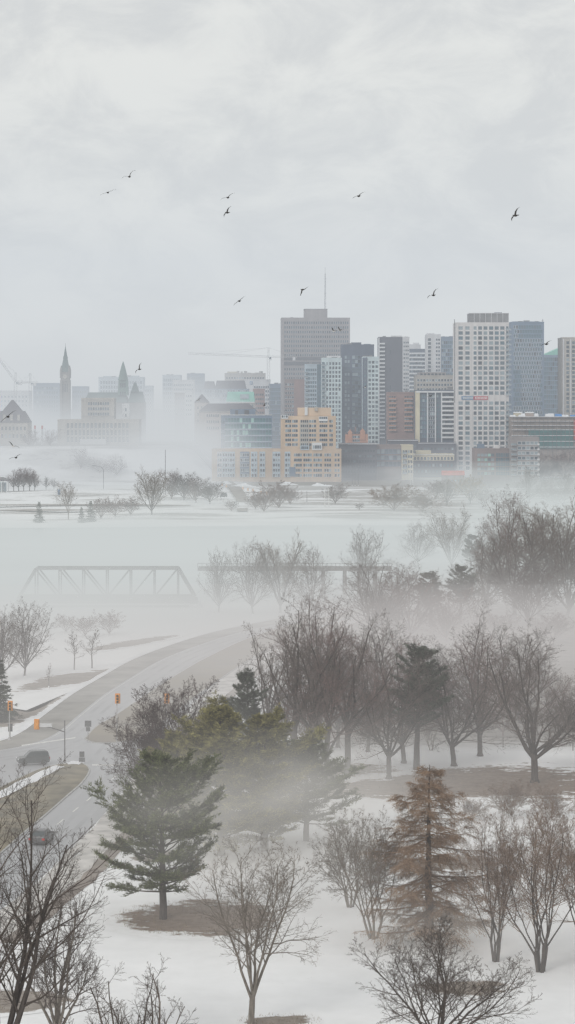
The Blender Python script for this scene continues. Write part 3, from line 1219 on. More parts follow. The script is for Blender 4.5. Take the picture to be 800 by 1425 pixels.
def plant(key, name, label, cat, px, py, rz=0.0, scale=1.0, group=None, D=None, z=0.0, sx=1.0):
    """set one tree of a grown kind on the ground below image point (px, py)"""
    p = gp(px, py, z) if D is None else Vector(((px - CX) * D / F, D, z))
    if D is None:
        p.z = ground_z(p.x, p.y)
    t = thing(name, label, cat, p, rz, group)
    t.scale = (scale * sx, scale * sx, scale)
    ms = PROTO[key]
    for nm, me in zip(('trunk', 'crown') if len(ms) == 2 else ('trunk', 'branch', 'crown'), ms):
        o = link('crown' if nm == 'branch_' else nm, me, t)
        if nm == 'branch':
            o['label'] = 'spreading limbs of the evergreen' if 'larch' not in key else 'drooping bare larch limbs'
    return t


def bare(key, tm, cm, **kw):
    PROTO[key] = Bare(**kw).meshes(tm, cm)


bare('tall_left', 'bark', 'twig_dark', seed=11, H=23, W=14, fork=.12, limbs=7, spread=(10, 34), trop=.05, kids=(12, 8, 5, 2), levels=5, wob=.065)
bare('round_left', 'bark_pale', 'twig', seed=12, H=12.6, W=8.6, fork=.16, limbs=7, spread=(12, 45), trop=.07, kids=(11, 8, 6, 2), levels=5)
bare('dark_low', 'twig_dark', 'twig_dark', seed=13, H=12.4, W=9.4, fork=.25, limbs=9, spread=(15, 52), trop=.045, kids=(9, 7, 5), levels=4, wob=.11, ratio=(.42, .5, .5, .6))
bare('vase', 'bark_pale', 'twig_grey', seed=14, H=14.8, W=10.4, fork=.19, limbs=6, spread=(14, 34), trop=.045, kids=(12, 8, 6, 2), levels=5, trunk_r=.24, wob=.07)
bare('wide_low', 'bark', 'twig_dark', seed=15, H=10.4, W=13.6, fork=.16, limbs=11, spread=(18, 62), trop=.07, kids=(11, 8, 6, 2), levels=5, wob=.09)
bare('multi', 'bark', 'twig_tan', seed=16, H=14.6, W=11.0, fork=.16, limbs=12, spread=(8, 44), trop=.05, kids=(12, 9, 5, 2), levels=5, stems=4, wob=.10, trunk_r=.15)
bare('multi_pale', 'bark_pale', 'twig_grey', seed=17, H=11.2, W=9.6, fork=.18, limbs=12, spread=(10, 44), trop=.05, kids=(11, 8, 5, 2), levels=5, stems=4, trunk_r=.12)
bare('maple', 'bark', 'twig', seed=18, H=18, W=16.0, fork=.24, limbs=11, spread=(16, 72), trop=.085, kids=(12, 8, 5, 2), levels=5, trunk_r=.42, twig_r=.011)
bare('upright', 'bark', 'twig_red', seed=19, H=19, W=12.5, fork=.2, limbs=8, spread=(10, 60), trop=.06, kids=(12, 8, 5, 2), levels=5, trunk_r=.30, ratio=(.56, .52, .5, .55), ang=(56, 52, 48, 42), twig_r=.011, min_t=.14)
bare('upright_grey', 'bark', 'twig', seed=20, H=19, W=13.5, fork=.22, limbs=8, spread=(12, 64), trop=.06, kids=(12, 8, 5, 2), levels=5, trunk_r=.29, ratio=(.56, .52, .5, .55), ang=(56, 52, 48, 42), twig_r=.011, min_t=.14)
bare('crooked', 'bark', 'twig', seed=21, H=23, W=13, fork=.28, limbs=6, spread=(8, 38), trop=.04, kids=(10, 8, 5, 2), levels=5, crook=.34, wob=.12, trunk_r=.34, twig_r=.012)
bare('bushy', 'twig_red', 'twig_red', seed=22, H=14, W=12.5, fork=.10, limbs=13, spread=(10, 66), trop=.07, kids=(12, 8, 5, 2), levels=5, twig_r=.011, trunk_r=.2)
bare('plum', 'twig_plum', 'twig_plum', seed=29, H=14, W=12, fork=.10, limbs=13, spread=(8, 62), trop=.07, kids=(12, 9, 6, 3), levels=5, twig_r=.015, trunk_r=.2)
bare('lead', 'bark', 'twig', seed=23, H=9, W=4.6, fork=.25, limbs=20, spread=(38, 55), trop=.06, kids=(7, 5, 3), levels=4, lead=True, trunk_r=.12)
bare('fog_round', 'bark', 'twig', seed=24, H=17, W=17, fork=.13, limbs=13, spread=(8, 66), trop=.07, kids=(12, 8, 5, 2), levels=5, twig_r=.012, trunk_r=.3)
bare('shrub', 'twig_red', 'twig_red', seed=25, H=5, W=7, fork=.06, limbs=14, spread=(10, 65), trop=.05, kids=(9, 8, 5), levels=4, trunk_r=.09, twig_r=.014)
bare('shrub_tan', 'twig_tan', 'twig_tan', seed=26, H=4.5, W=8, fork=.05, limbs=16, spread=(10, 60), trop=.04, kids=(10, 9, 6), levels=4, trunk_r=.06, twig_r=.012)
bare('willow_gold', 'bark', 'twig_gold', seed=27, H=14, W=22, fork=.12, limbs=11, spread=(15, 60), trop=.0, kids=(12, 9, 7), levels=4, twig_r=.024)
bare('willow_grey', 'bark', 'twig_grey', seed=28, H=20, W=17, fork=.12, limbs=11, spread=(8, 52), trop=.05, kids=(12, 9, 6), levels=4, twig_r=.018)
PROTO['pine'] = conifer(31, 15.2, 13.2, 'needle', 'pine', base=.17, whorls=18, per=7, dens=1.1)
PROTO['pine_yellow'] = conifer(32, 15.6, 13.6, 'needle_yellow', 'pine', base=.10, whorls=21, per=8, dens=1.7)
PROTO['pine_dark'] = conifer(33, 16, 9.5, 'needle_dark', 'pine', base=.34, whorls=16, per=7, dens=1.15)
PROTO['spruce'] = conifer(34, 8.5, 5, 'needle_dark', 'spruce', base=.05, whorls=18, per=7)
PROTO['larch'] = conifer(35, 15.8, 14.5, 'larch', 'larch', base=.10, whorls=30, per=5, bark='bark', dens=1.5)

G_ROW = None
# --- near trees
plant('tall_left', 'bare_tree', 'tallest dark bare tree beside the near carriageway, limbs fanned from the picture edge', 'tree', -2, 1520, .3)
plant('round_left', 'bare_tree', 'pale-trunked rounded bare tree just right of the tallest bare tree', 'tree', 78, 1470, 1.1, sx=1.0)
plant('dark_low', 'bare_tree', 'dark bare treetop with knobbly twigs left of the pale vase-shaped tree', 'tree', 190, 1600, .4)
plant('vase', 'bare_tree', 'slender vase-shaped bare tree with pale trunk standing alone on clean snow', 'tree', 349, 1427, 2.2)
plant('pine', 'pine_tree', 'dark green white pine with layered limbs on a ring of brown mulch', 'tree', 227, 1279, .7, sx=.93)
plant('pine_yellow', 'pine_tree', 'tall olive green pine directly behind the front pine, rising clear of the mist', 'tree', 308, 1190, 1.9, scale=1.0, sx=1.15)
plant('pine_yellow', 'pine_tree', 'olive green pine right of the tall olive pine, lower half lost in mist', 'tree', 368, 1184, .6, scale=.92, sx=1.2)
plant('pine', 'pine_tree', 'mist-wrapped darker pine at the right end of the pine group', 'tree', 426, 1170, 3.6, scale=.74, sx=1.2)
plant('pine_yellow', 'pine_tree', 'rounded yellow-green pine squeezed between the front pine and red twigged tree', 'tree', 244, 1168, 4.2, scale=.74, sx=1.05)
plant('larch', 'larch_tree', 'rusty brown leafless larch with drooping limbs rising over the snow', 'tree', 598, 1310, .5, sx=1.12)
plant('wide_low', 'bare_tree', 'broad dark bare tree below the larch with its trunk out of sight', 'tree', 605, 1478, .2)
plant('multi', 'bare_tree', 'many-stemmed tan bare tree leaning by the lower right snow', 'tree', 752, 1352, .6)
plant('multi', 'bare_tree', 'thin leaning bare tree between the larch and the many-stemmed tan tree', 'tree', 690, 1338, 2.9, scale=.92, sx=.8)
plant('multi', 'bare_tree', 'tan-twigged bare tree cut by the right picture edge above the lower snow', 'tree', 815, 1335, 4.5, scale=.9)
plant('multi_pale', 'bare_tree', 'grey thin-stemmed bare tree close behind the left side of the larch', 'tree', 520, 1306, .3, sx=1.0)
plant('multi_pale', 'bare_tree', 'smaller grey bare tree fading into mist left of the larch', 'tree', 487, 1262, 2.0, scale=.85)
for i, (px, py, s, lab) in enumerate(((712, 1136, .9, 'rust-tan thicket in front of the mulch band, right of the larch top'),
                                      (768, 1140, .8, 'rust-tan thicket under the wide maple by the right edge'),
                                      (655, 1142, .6, 'small rust-tan thicket directly behind the larch tip'))):
    plant('shrub_tan', 'shrub', lab, 'shrub', px, py, i * 1.3, scale=s)
# --- the row of trees above the mulch band
plant('plum', 'bare_tree', 'dense red-brown twiggy tree beside the parkway, left of the pines', 'tree', 243, 1128, .2, scale=1.12)
plant('plum', 'bare_tree', 'smaller red-brown twiggy tree leaning over the kerb below the traffic lights', 'tree', 210, 1136, 2.4, scale=.86)
plant('pine_dark', 'pine_tree', 'dark evergreen tuft between the red twigged tree and the tall crooked trees', 'tree', 345, 1086, .8, scale=.86, sx=.9)
plant('crooked', 'bare_tree', 'tallest crooked bare tree of the park row with a bent double top', 'tree', 408, 1086, .9, scale=1.0, sx=1.2)
plant('crooked', 'bare_tree', 'crooked bare tree just right of the tallest one, arching right', 'tree', 437, 1092, 3.4, scale=.94, sx=1.2)
plant('upright', 'bare_tree', 'reddish upright bare tree leaning right in the middle of the park row', 'tree', 457, 1087, .4, scale=1.05, sx=1.15)
plant('crooked', 'bare_tree', 'bare tree with twisted upper limbs right of the reddish upright tree', 'tree', 484, 1077, 5.1, scale=.92, sx=1.35)
plant('upright_grey', 'bare_tree', 'slim grey bare tree with forked trunk on the mulch band left of rust pine', 'tree', 541, 1084, 2.0, scale=.98, sx=1.15)
plant('pine_dark', 'pine_tree', 'round-topped dark pine with rust tinged foliage in the park row', 'tree', 579, 1071, 2.6, scale=1.0, sx=1.1)
plant('upright', 'bare_tree', 'thin red bare tree tucked behind the rust tinged pine', 'tree', 562, 1062, 1.2, scale=.9, sx=1.2)
plant('upright_grey', 'bare_tree', 'grey bare tree with many stems between the rust tinged pine and wide maple', 'tree', 632, 1066, 4.0, scale=.90, sx=1.3)
plant('upright', 'bare_tree', 'red-tipped bare tree left of the wide maple, crown half hidden', 'tree', 668, 1052, 2.2, scale=.86, sx=1.3)
plant('maple', 'bare_tree', 'wide spreading bare maple with a stout trunk at the end of the park row', 'tree', 744, 1089, 1.4, scale=1.02)
plant('upright_grey', 'bare_tree', 'bare tree cut by the right picture edge behind the wide maple', 'tree', 812, 1062, 1.0, scale=.8, sx=1.35)
for i, (px, py, s, key, lab) in enumerate(((395, 1052, .75, 'upright_grey', 'grey bare tree in the second rank left of the crooked pair'),
                                           (372, 1060, .80, 'crooked', 'thin crooked bare tree beside the dark evergreen tuft'),
                                           (512, 1046, .80, 'upright', 'faint red bare tree of the second rank between two front trunks'),
                                           (470, 1040, .85, 'upright_grey', 'faint grey bare tree of the second rank behind the reddish upright one'),
                                           (600, 1044, .66, 'multi_pale', 'low pale many-stemmed tree behind the rust tinged pine'))):
    plant(key, 'bare_tree', lab, 'tree', px, py, 1.7 * i + .4, scale=s)
for i, (px, py, sc, key, lab) in enumerate(((428, 1046, .62, 'bushy', 'low reddish understory tree behind the crooked pair of trunks'),
                                            (506, 1032, .60, 'bushy', 'low reddish understory tree behind the twisted-limbed tree'),
                                            (598, 1030, .62, 'bushy', 'low reddish understory tree behind the rust tinged pine'),
                                            (700, 1024, .60, 'bushy', 'low reddish understory tree left of the wide maple trunk'),
                                            (776, 1020, .62, 'bushy', 'low reddish understory tree right of the wide maple trunk'),
                                            (650, 1012, .95, 'upright_grey', 'faint tree of the back rank between the many-stemmed grey tree and the maple'),
                                            (725, 1006, .90, 'fog_round', 'faint rounded tree of the back rank behind the wide maple crown'),
                                            (528, 1010, .95, 'fog_round', 'faint rounded tree of the back rank left of the rust tinged pine'),
                                            (445, 1012, 1.05, 'upright', 'faint red tree of the back rank behind the crooked pair'))):
    plant(key, 'bare_tree', lab, 'tree', px, py, 1.3 * i + .7, scale=sc, sx=1.15)
# --- left of the parkway
plant('fog_round', 'bare_tree', 'large rounded bare tree in mist at the left edge above the parkway', 'tree', 34, 940, .3, scale=.80, sx=.72)
plant('fog_round', 'bare_tree', 'paler rounded bare tree at the left edge partly hidden by its larger neighbour', 'tree', 3, 948, 2.1, scale=.76, sx=.8)
plant('lead', 'bare_tree', 'left one of two small upright street trees on the snow by the parkway', 'tree', 103, 932, .1, scale=.80)
plant('lead', 'bare_tree', 'right one of two small upright street trees on the snow by the parkway', 'tree', 128, 930, 1.6, scale=.80, sx=1.15)
plant('lead', 'bare_tree', 'spindly sapling on the snow above the left traffic light', 'tree', 68, 957, 3.0, scale=.46, sx=.7)
plant('spruce', 'spruce_tree', 'dark dense spruce at the left edge behind the leftmost traffic light', 'tree', -2, 1003, .5, scale=1.12, sx=1.1)
for i, (px, s) in enumerate(((118, .9), (152, 1.0), (92, .8))):
    plant('shrub', 'shrub', ('ghostly bush dissolving in fog right of the two street trees', 'ghostly wider bush in fog below the left end of the truss bridge', 'ghostly small bush in fog above the two street trees')[i], 'shrub', px, 886 - 3 * i, i * 2.0, scale=s)
# --- the wooded bank on the right
for i, (px, py, key, s, sx, lab) in enumerate((
        (678, 858, 'maple', 1.05, .85, 'outermost left tree of the tall dark clump on the right bank'),
        (716, 862, 'upright_grey', 1.28, 1.1, 'tall straight tree in the middle of the dark clump on the right bank'),
        (752, 858, 'upright_grey', 1.36, 1.1, 'tall reddish tree inside the dark clump on the right bank'),
        (788, 862, 'fog_round', 1.34, .8, 'tallest tree of the dark clump, reaching the right picture edge'),
        (702, 838, 'upright', 1.30, 1.0, 'red-grey tree standing behind the left part of the dark clump'),
        (770, 838, 'willow_grey', 1.26, .9, 'pale thin-topped tree rising above the dark clump on the right'),
        (735, 872, 'plum', .95, 1.0, 'bushy red tree at the front foot of the dark clump'),
        (815, 846, 'upright_grey', 1.2, 1.0, 'grey tree of the dark clump cut by the picture edge'),
        (660, 868, 'multi_pale', .95, 1.0, 'small pale tree at the left foot of the dark clump'))):
    plant(key, 'bare_tree', lab, 'tree', px, py, 1.9 * i, scale=s * 1.06, sx=sx * 1.15)
plant('pine_dark', 'pine_tree', 'left and lower of two dark pines by the right bank thicket', 'tree', 600, 872, .2, scale=.72, sx=1.5)
plant('pine_dark', 'pine_tree', 'right and taller of two dark pines by the right bank thicket', 'tree', 640, 868, 1.9, scale=.78, sx=1.3)
for i, (px, py, s, key, lab) in enumerate(((517, 888, .74, 'fog_round', 'low bare tree at the left end of the bank thicket'),
                                           (546, 884, .82, 'multi_pale', 'pale stemmed bare tree in the bank thicket left of the dark pines'),
                                           (572, 890, .80, 'bushy', 'dense bare tree in the bank thicket touching the left dark pine'),
                                           (622, 893, .62, 'bushy', 'low red bush-like tree below the two dark pines'),
                                           (688, 890, .60, 'shrub', 'foggy low brush below the left side of the dark clump'),
                                           (770, 893, .62, 'shrub', 'foggy low brush below the right side of the dark clump'))):
    plant(key, 'bare_tree' if key != 'shrub' else 'shrub', lab, 'tree' if key != 'shrub' else 'shrub', px, py, i * 1.1, scale=s * (2 if key == 'shrub' else 1.35), sx=1.25)
# --- trees in the river fog
for i, (px, py, s, key, sx, lab) in enumerate((
        (304, 852, .88, 'fog_round', .66, 'rounded bare tree in fog at the right end of the truss span'),
        (352, 854, 1.02, 'fog_round', .72, 'left one of the tall pale trees in front of the distant girder span'),
        (390, 853, .92, 'willow_grey', .85, 'middle one of the tall pale trees in front of the distant girder span'),
        (432, 854, .94, 'fog_round', .78, 'right one of the tall pale trees in front of the distant girder span'))):
    plant(key, 'bare_tree', lab, 'tree', px, py, 1.3 * i + .2, scale=s, sx=sx)
for i, (px, D, s, key, sx, lab) in enumerate((
        (504, 560, .98, 'fog_round', .72, 'lone faint tree in fog at the right end of the girder span'),
        (582, 640, .80, 'fog_round', 1.0, 'very faint domed tree in fog left of the dark clump'),
        (628, 625, .95, 'willow_grey', .9, 'faint loose tree in fog above the two dark pines'),
        (655, 600, .72, 'pine_dark', 1.3, 'faint dark evergreen patch in fog left of the dark clump'),
        (690, 630, 1.0, 'fog_round', .9, 'faint grey tree in fog behind the left of the dark clump'))):
    plant(key, 'bare_tree' if key != 'pine_dark' else 'pine_tree', lab, 'tree', px, 0, 1.1 * i, scale=s, sx=sx, D=D, z=-.5)
# --- the far shore
for i, (px, s) in enumerate(((19, .62), (26, .66), (33, .68), (41, .66), (48, .6))):
    plant('upright', 'bare_tree', ('leftmost', 'second', 'third', 'fourth', 'rightmost')[i] + ' of five purple-grey trees in a tight clump on the far left shore', 'tree', px, 684, i, scale=s, sx=1.2, group='clump of purple-grey shore trees')
plant('maple', 'bare_tree', 'left one of two small round trees beside the shore clump', 'tree', 64, 682, .4, scale=.40)
plant('maple', 'bare_tree', 'right one of two small round trees beside the shore clump', 'tree', 75, 681, 2.4, scale=.34)
plant('vase', 'bare_tree', 'single slim bare tree by the shore between clump and big willow', 'tree', 95, 723, .4, scale=1.08, sx=.85)
plant('spruce', 'spruce_tree', 'pointed dark spruce on the left river shore', 'tree', 54, 727, .4, scale=1.0)
plant('spruce', 'spruce_tree', 'smaller foggy spruce beside the far shore shrubs', 'tree', 113, 727, 1.4, scale=.75)
plant('spruce', 'spruce_tree', 'taller foggy spruce just right of the smaller foggy spruce', 'tree', 126, 726, 2.4, scale=1.0)
for i, (px, py, s) in enumerate(((140, 722, 1.9), (160, 718, 1.5), (182, 716, 1.7), (322, 712, 1.0))):
    plant('shrub', 'shrub', ('pale shrub touching the taller foggy spruce', 'pale shrub midway between foggy spruce and big willow', 'pale shrub at the foot of the big willow', 'dark bush where the riverside road meets the fog')[i], 'shrub', px, py, i, scale=s)
plant('willow_grey', 'willow_tree', 'big pale vase-shaped willow on the far shore below the thin mast', 'tree', 211, 716, .4, scale=1.02)
for i, (px, py, s, sx, lab) in enumerate(((238, 696, .98, 1.3, 'left tree of the purple-brown grove right of the big willow'),
                                          (256, 697, .90, 1.4, 'second tree of the purple-brown grove right of the big willow'),
                                          (273, 700, .82, 1.4, 'third and middle-sized tree of the purple-brown grove'),
                                          (292, 703, .72, 1.4, 'rightmost and lowest tree of the purple-brown grove by the riverside road'))):
    plant(('bushy', 'plum')[i % 2], 'bare_tree', lab, 'tree', px, py, i * 1.7, scale=s * 1.08, sx=sx * 1.05)
for i, (px, py, s) in enumerate(((355, 710, 1.5), (367, 713, 2.2), (388, 708, 2.5), (404, 703, 1.7))):
    plant('shrub', 'shrub', ('first', 'second', 'third', 'fourth')[i] + ' dark bush from the left right of the riverside road', 'shrub', px, py, i, scale=s, group='dark bushes by the riverside road')
for i, (px, py, sc, lab) in enumerate(((466, 700, 2.0, 'brown brush behind the two thin shore poles'),
                                       (500, 712, .7, 'small dark bush alone on the snow right of the two thin shore poles'),
                                       (676, 706, 2.2, 'brown bush at the right foot of the golden willow'),
                                       (694, 701, 1.5, 'brown bush behind the thin upright tree in fog'),
                                       (716, 712, 1.6, 'dark bush at the left foot of the dark branching tree'),
                                       (772, 712, 2.6, 'foggy dark bush on the shore near the right edge'),
                                       (606, 694, 1.9, 'low dark bush on the snow strip behind the grey willow'))):
    plant('shrub', 'shrub', lab, 'shrub', px, py, i * .9, scale=sc)
plant('willow_gold', 'willow_tree', 'golden weeping willow below the tall beige tower', 'tree', 654, 701, .2, scale=1.0)
plant('willow_grey', 'willow_tree', 'pale grey willow left of the golden willow', 'tree', 622, 702, 1.2, scale=.66, sx=1.1)
plant('shrub_tan', 'shrub', 'loose pale brush on the snow left of the grey willow', 'shrub', 548, 712, .4, scale=2.6, sx=1.2)
plant('shrub_tan', 'shrub', 'loose pale brush between the two willows', 'shrub', 588, 713, 1.4, scale=2.2, sx=1.2)
plant('maple', 'bare_tree', 'dark branching tree in front of the low grey apartment block', 'tree', 735, 705, .4, scale=1.05)
plant('lead', 'bare_tree', 'thin upright tree alone in fog right of the golden willow', 'tree', 704, 722, .6, scale=1.6)
plant('fog_round', 'bare_tree', 'brown tree at the right edge below the construction site', 'tree', 786, 702, 1.6, scale=.9)
plant('bushy', 'bare_tree', 'low brown tree between the dark branching tree and the right edge', 'tree', 762, 700, 2.6, scale=.9)
for i, (px, D, s, lab) in enumerate(((548, 1405, 1.1, 'brown winter tree beneath the red brick balcony tower'),
                                     (566, 1408, 1.25, 'tallest brown winter tree between brick tower and white balcony block'),
                                     (530, 1400, .9, 'small brown tree right of the pink brick house'),
                                     (764, 1345, 1.2, 'brown tree in front of the green netting'),
                                     (785, 1340, 1.3, 'brown tree below the red tarpaulin at the right edge'),
                                     (752, 1330, 1.0, 'dull brown tree beside the low grey apartment block'))):
    plant('bushy', 'bare_tree', lab, 'tree', px, 0, i * 1.3, scale=s, sx=1.3, D=D, z=0)
for i, (px, D, s, lab) in enumerate(((112, 1330, 1.0, 'dim hillside tree below the left end of the court building'),
                                     (138, 1325, .8, 'dim hillside tree below the court entrance'),
                                     (163, 1322, 1.0, 'dim hillside tree below the right end of the court building'),
                                     (70, 1365, .8, 'dim tree right of the two red-tipped chimneys'),
                                     (40, 1365, .75, 'dim tree at the foot of the steep-roofed building'))):
    t = plant('bushy', 'bare_tree', lab, 'tree', px, 0, i * 1.3, scale=s, sx=1.4, D=D, z=ground_z((px - CX) * D / F, D) - .2)
# ------------------------------------------------------------------ the city
WM = {}


def window_mesh(w, h, glass, frame):
    key = (round(w, 2), round(h, 2), glass, frame)
    if key not in WM:
        b = MB()
        add_window(b, 0, 0, 0, w, h, glass, frame)
        WM[key] = b.mesh('window')
    return WM[key]


def add_window(b, x, y, z, w, h, glass, frame, rot=None):
    """pane, sill, head and a mullion, facing -y"""
    f = min(.16, w * .07)
    n0 = len(b.v)
    b.quad([(-w / 2, -.03, -h / 2), (w / 2, -.03, -h / 2), (w / 2, -.03, h / 2), (-w / 2, -.03, h / 2)], glass)
    if frame:
        b.box(-w / 2 - f, w / 2 + f, -.14, -.005, -h / 2 - f * 1.6, -h / 2, frame)
        b.box(-w / 2 - f, w / 2 + f, -.10, -.005, h / 2, h / 2 + f, frame)
        b.box(-w / 2 - f, -w / 2, -.09, -.004, -h / 2, h / 2, frame)
        b.box(w / 2, w / 2 + f, -.09, -.004, -h / 2, h / 2, frame)
    for i in range(n0, len(b.v)):
        vx, vy, vz = b.v[i]
        if rot == 'left':
            vx, vy = vy, -vx
        elif rot == 'right':
            vx, vy = -vy, vx
        b.v[i] = (vx + x, vy + y, vz + z)


class Bld:
    def __init__(s, name, label, x0, x1, top, D, depth, wall, z0=None, rz=0.0, group=None, cat='building', roof='roof_grey', parapet=.9, seed=None, body=True, bottom=None):
        s.D, s.k = D, D / F
        s.x0, s.x1, s.xc = x0, x1, (x0 + x1) / 2
        s.w = (x1 - x0) * s.k / max(math.cos(rz), .6)
        wx = (s.xc - CX) * s.k
        s.z0 = ground_z(wx, D + 2) if z0 is None else z0
        s.h = CH - (top - HY) * s.k - s.z0
        s.depth, s.wall = depth, wall
        s.n = s.nb = 0
        s.over = None
        s.rng = random.Random(seed or name + label)
        s.t = thing(name, label, cat, (wx, D, s.z0), rz, group)
        if body:
            b = MB()
            b.box(-s.w / 2, s.w / 2, 0, depth, -1, s.h, wall)
            b.build('wall', s.t)
            if parapet:
                b = MB()
                p, q = parapet, .35
                b.box(-s.w / 2 - .1, s.w / 2 + .1, -.1, q, s.h + .002, s.h + p, wall)
                b.box(-s.w / 2 - .1, s.w / 2 + .1, depth - q, depth + .1, s.h + .002, s.h + p, wall)
                b.box(-s.w / 2 - .1, -s.w / 2 + q, q + .002, depth - q - .002, s.h + .002, s.h + p, wall)
                b.box(s.w / 2 - q, s.w / 2 + .1, q + .002, depth - q - .002, s.h + .002, s.h + p, wall)
                b.box(-s.w / 2 + q + .01, s.w / 2 - q - .01, q + .01, depth - q - .01, s.h + .004, s.h + .2, roof)
                b.build('roof', s.t)

    def X(s, px):
        return (px - s.xc) * s.k

    def Z(s, py):
        return CH - (py - HY) * s.k - s.z0

    def block(s, part, x0, x1, top, bot, y0, y1, mat, label=None, extra=None):
        """a box part given by image bounds on this building's front plane and local depths"""
        b = MB()
        b.box(s.X(x0), s.X(x1), y0, y1, s.Z(bot), s.Z(top), mat)
        if extra:
            extra(b)
        o = b.build(part, s.t)
        if label:
            o['label'] = label
        return o

    def rows(s, top, bot, pitch):
        z1, z0 = s.Z(top), max(s.Z(bot), 1.5)
        n = max(1, int(round((z1 - z0) / pitch)))
        return [z1 - (i + .5) * (z1 - z0) / n for i in range(n)]

    def cols(s, x0, x1, n):
        a, c = s.X(x0), s.X(x1)
        return [a + (i + .5) * (c - a) / n for i in range(n)]

    def windows(s, xs, zs, w, h, glass=(('glass_dark', 3), ('glass_mid', 3), ('glass_light', 1)), frame='off_white', face='front', y=0.0, part='window', skip=0.0):
        g = [q for q, n in glass for _ in range(n)]
        for z in zs:
            for x in xs:
                if skip and s.rng.random() < skip:
                    continue
                gl = s.rng.choice(g)
                if face == 'front':
                    p, rz = (x, y, z), 0
                elif face == 'left':
                    p, rz = (-s.w / 2 + y, -x, z), -math.pi / 2
                else:
                    p, rz = (s.w / 2 + y, x, z), math.pi / 2
                if s.n < 100:
                    o = link(part, window_mesh(w, h, gl, frame), s.t, p)
                    o.rotation_euler = (0, 0, rz)
                    s.n += 1
                else:
                    if s.over is None:
                        s.over = MB()
                    if face == 'front':
                        add_window(s.over, p[0], p[1], p[2], w, h, gl, frame)
                    else:
                        add_window(s.over, p[0], p[1], p[2], w, h, gl, frame, rot='left' if face == 'left' else 'right')

    def side_windows(s, side, n, zs, w, h, **kw):
        ys = [(i + .5) * s.depth / n for i in range(n)]
        if side == 'left':
            s.windows([-q for q in ys], zs, w, h, face='left', **kw)
        else:
            s.windows(ys, zs, w, h, face='right', **kw)

    def balconies(s, x0, x1, zs, out=1.5, mat='off_white', rail='glass_light', y=0.0, px=True):
        a, c = (s.X(x0), s.X(x1)) if px else (x0, x1)
        b = MB()
        b.box(a, c, y - out, y - .01, -.18, 0, mat)
        b.box(a + .02, c - .02, y - out - .04, y - out + .04, .03, 1.0, rail)
        b.box(a, a + .07, y - out + .05, y - .01, .03, 1.0, rail)
        b.box(c - .07, c, y - out + .05, y - .01, .03, 1.0, rail)
        me = b.mesh('balcony')
        for z in zs:
            if s.nb < 100:
                link('balcony', me, s.t, (0, 0, z - 1.2))
                s.nb += 1

    def bands(s, zs, h, out, mat, x0=None, x1=None, part='floor_band'):
        a = -s.w / 2 if x0 is None else s.X(x0)
        c = s.w / 2 if x1 is None else s.X(x1)
        b = MB()
        b.box(a - .02, c + .02, -out, .5, -h / 2, h / 2, mat)
        me = b.mesh(part)
        for z in zs:
            link(part, me, s.t, (0, 0, z))

    def piers(s, xs, w, out, top, bot, mat, part='pier'):
        b = MB()
        b.box(-w / 2, w / 2, -out, .3, s.Z(bot), s.Z(top), mat)
        me = b.mesh(part)
        for x in xs:
            link(part, me, s.t, (x, 0, 0))

    def clutter(s, n=4, hmax=3, mat='roof_grey'):
        for i in range(n):
            w_, d_, h_ = s.rng.uniform(1.5, 4), s.rng.uniform(1.5, 4), s.rng.uniform(.8, hmax)
            x, y = s.rng.uniform(-s.w * .4, s.w * .4), s.rng.uniform(1, s.depth * .5)
            b = MB()
            b.box(x - w_ / 2, x + w_ / 2, y, y + d_, s.h + .22, s.h + .2 + h_, mat)
            b.box(x - w_ / 2 - .1, x + w_ / 2 + .1, y - .1, y + d_ + .1, s.h + .202 + h_, s.h + .4 + h_, mat)
            b.build('roof_unit', s.t)

    def done(s):
        if s.over:
            o = s.over.build('window', s.t)
            o['kind'] = 'stuff'
        return s


CLR = (('glass_dark', 4), ('glass_mid', 2), ('glass_light', 1))
BLU = (('glass_blue', 4), ('glass_mid', 3), ('glass_light', 1))

# --- A the widest tower with the roof mast
A = Bld('office_tower', 'broad brown-grey office slab with a roof mast, tallest on the skyline', 392, 487, 443.5, 1750, 30, 'brown_conc', rz=R(2))
zs = A.rows(446, 640, 3.75)
xs = A.cols(395, 485.5, 29)
lo, hi = A.Z(510), A.Z(496)
A.windows(xs, [z for z in zs if z > hi or z < lo], .98, 1.95, (('glass_dark', 1), ('glass_mid', 2)), frame=None)
A.piers([x + (xs[1] - xs[0]) / 2 for x in xs[:-1]] + [xs[0] - (xs[1] - xs[0]) / 2], .34, .35, 445, 642, 'brown_conc')
for a_, c_ in ((497, 501), (503.5, 508)):
    A.block('louvre_band', 395, 462, a_, c_, -.5, -.36, 'louvre')
A.block('plant_room', 424, 456, 430, 443.2, 5, 22, 'brown_conc', extra=lambda b: b.box(A.X(423.6), A.X(456.4), 4.8, 22.2, A.Z(430) + .003, A.Z(429.4), 'roof_grey'))
b = MB()
x = A.X(453.5)
zt, z0 = A.Z(373), A.Z(430)
for i in range(4):
    sx, sy = ((-1, -1), (1, -1), (1, 1), (-1, 1))[i]
    b.tube([(x + sx * .55, 12 + sy * .55, z0), (x + sx * .2, 12 + sy * .2, zt - 4)], .13, 'steel', 4)
for i in range(26):
    za, zb = z0 + (zt - 4 - z0) * i / 26, z0 + (zt - 4 - z0) * (i + 1) / 26
    q = .55 - .35 * i / 26
    s_ = 1 if i % 2 else -1
    b.tube([(x - q * s_, 12 - q, za), (x + q * s_, 12 - q, zb)], .07, 'steel', 3)
    b.tube([(x - q, 12 - q * s_, za), (x - q, 12 + q * s_, zb)], .07, 'steel', 3)
b.tube([(x, 12, zt - 4), (x, 12, zt + 1.5)], .09, 'steel', 5)
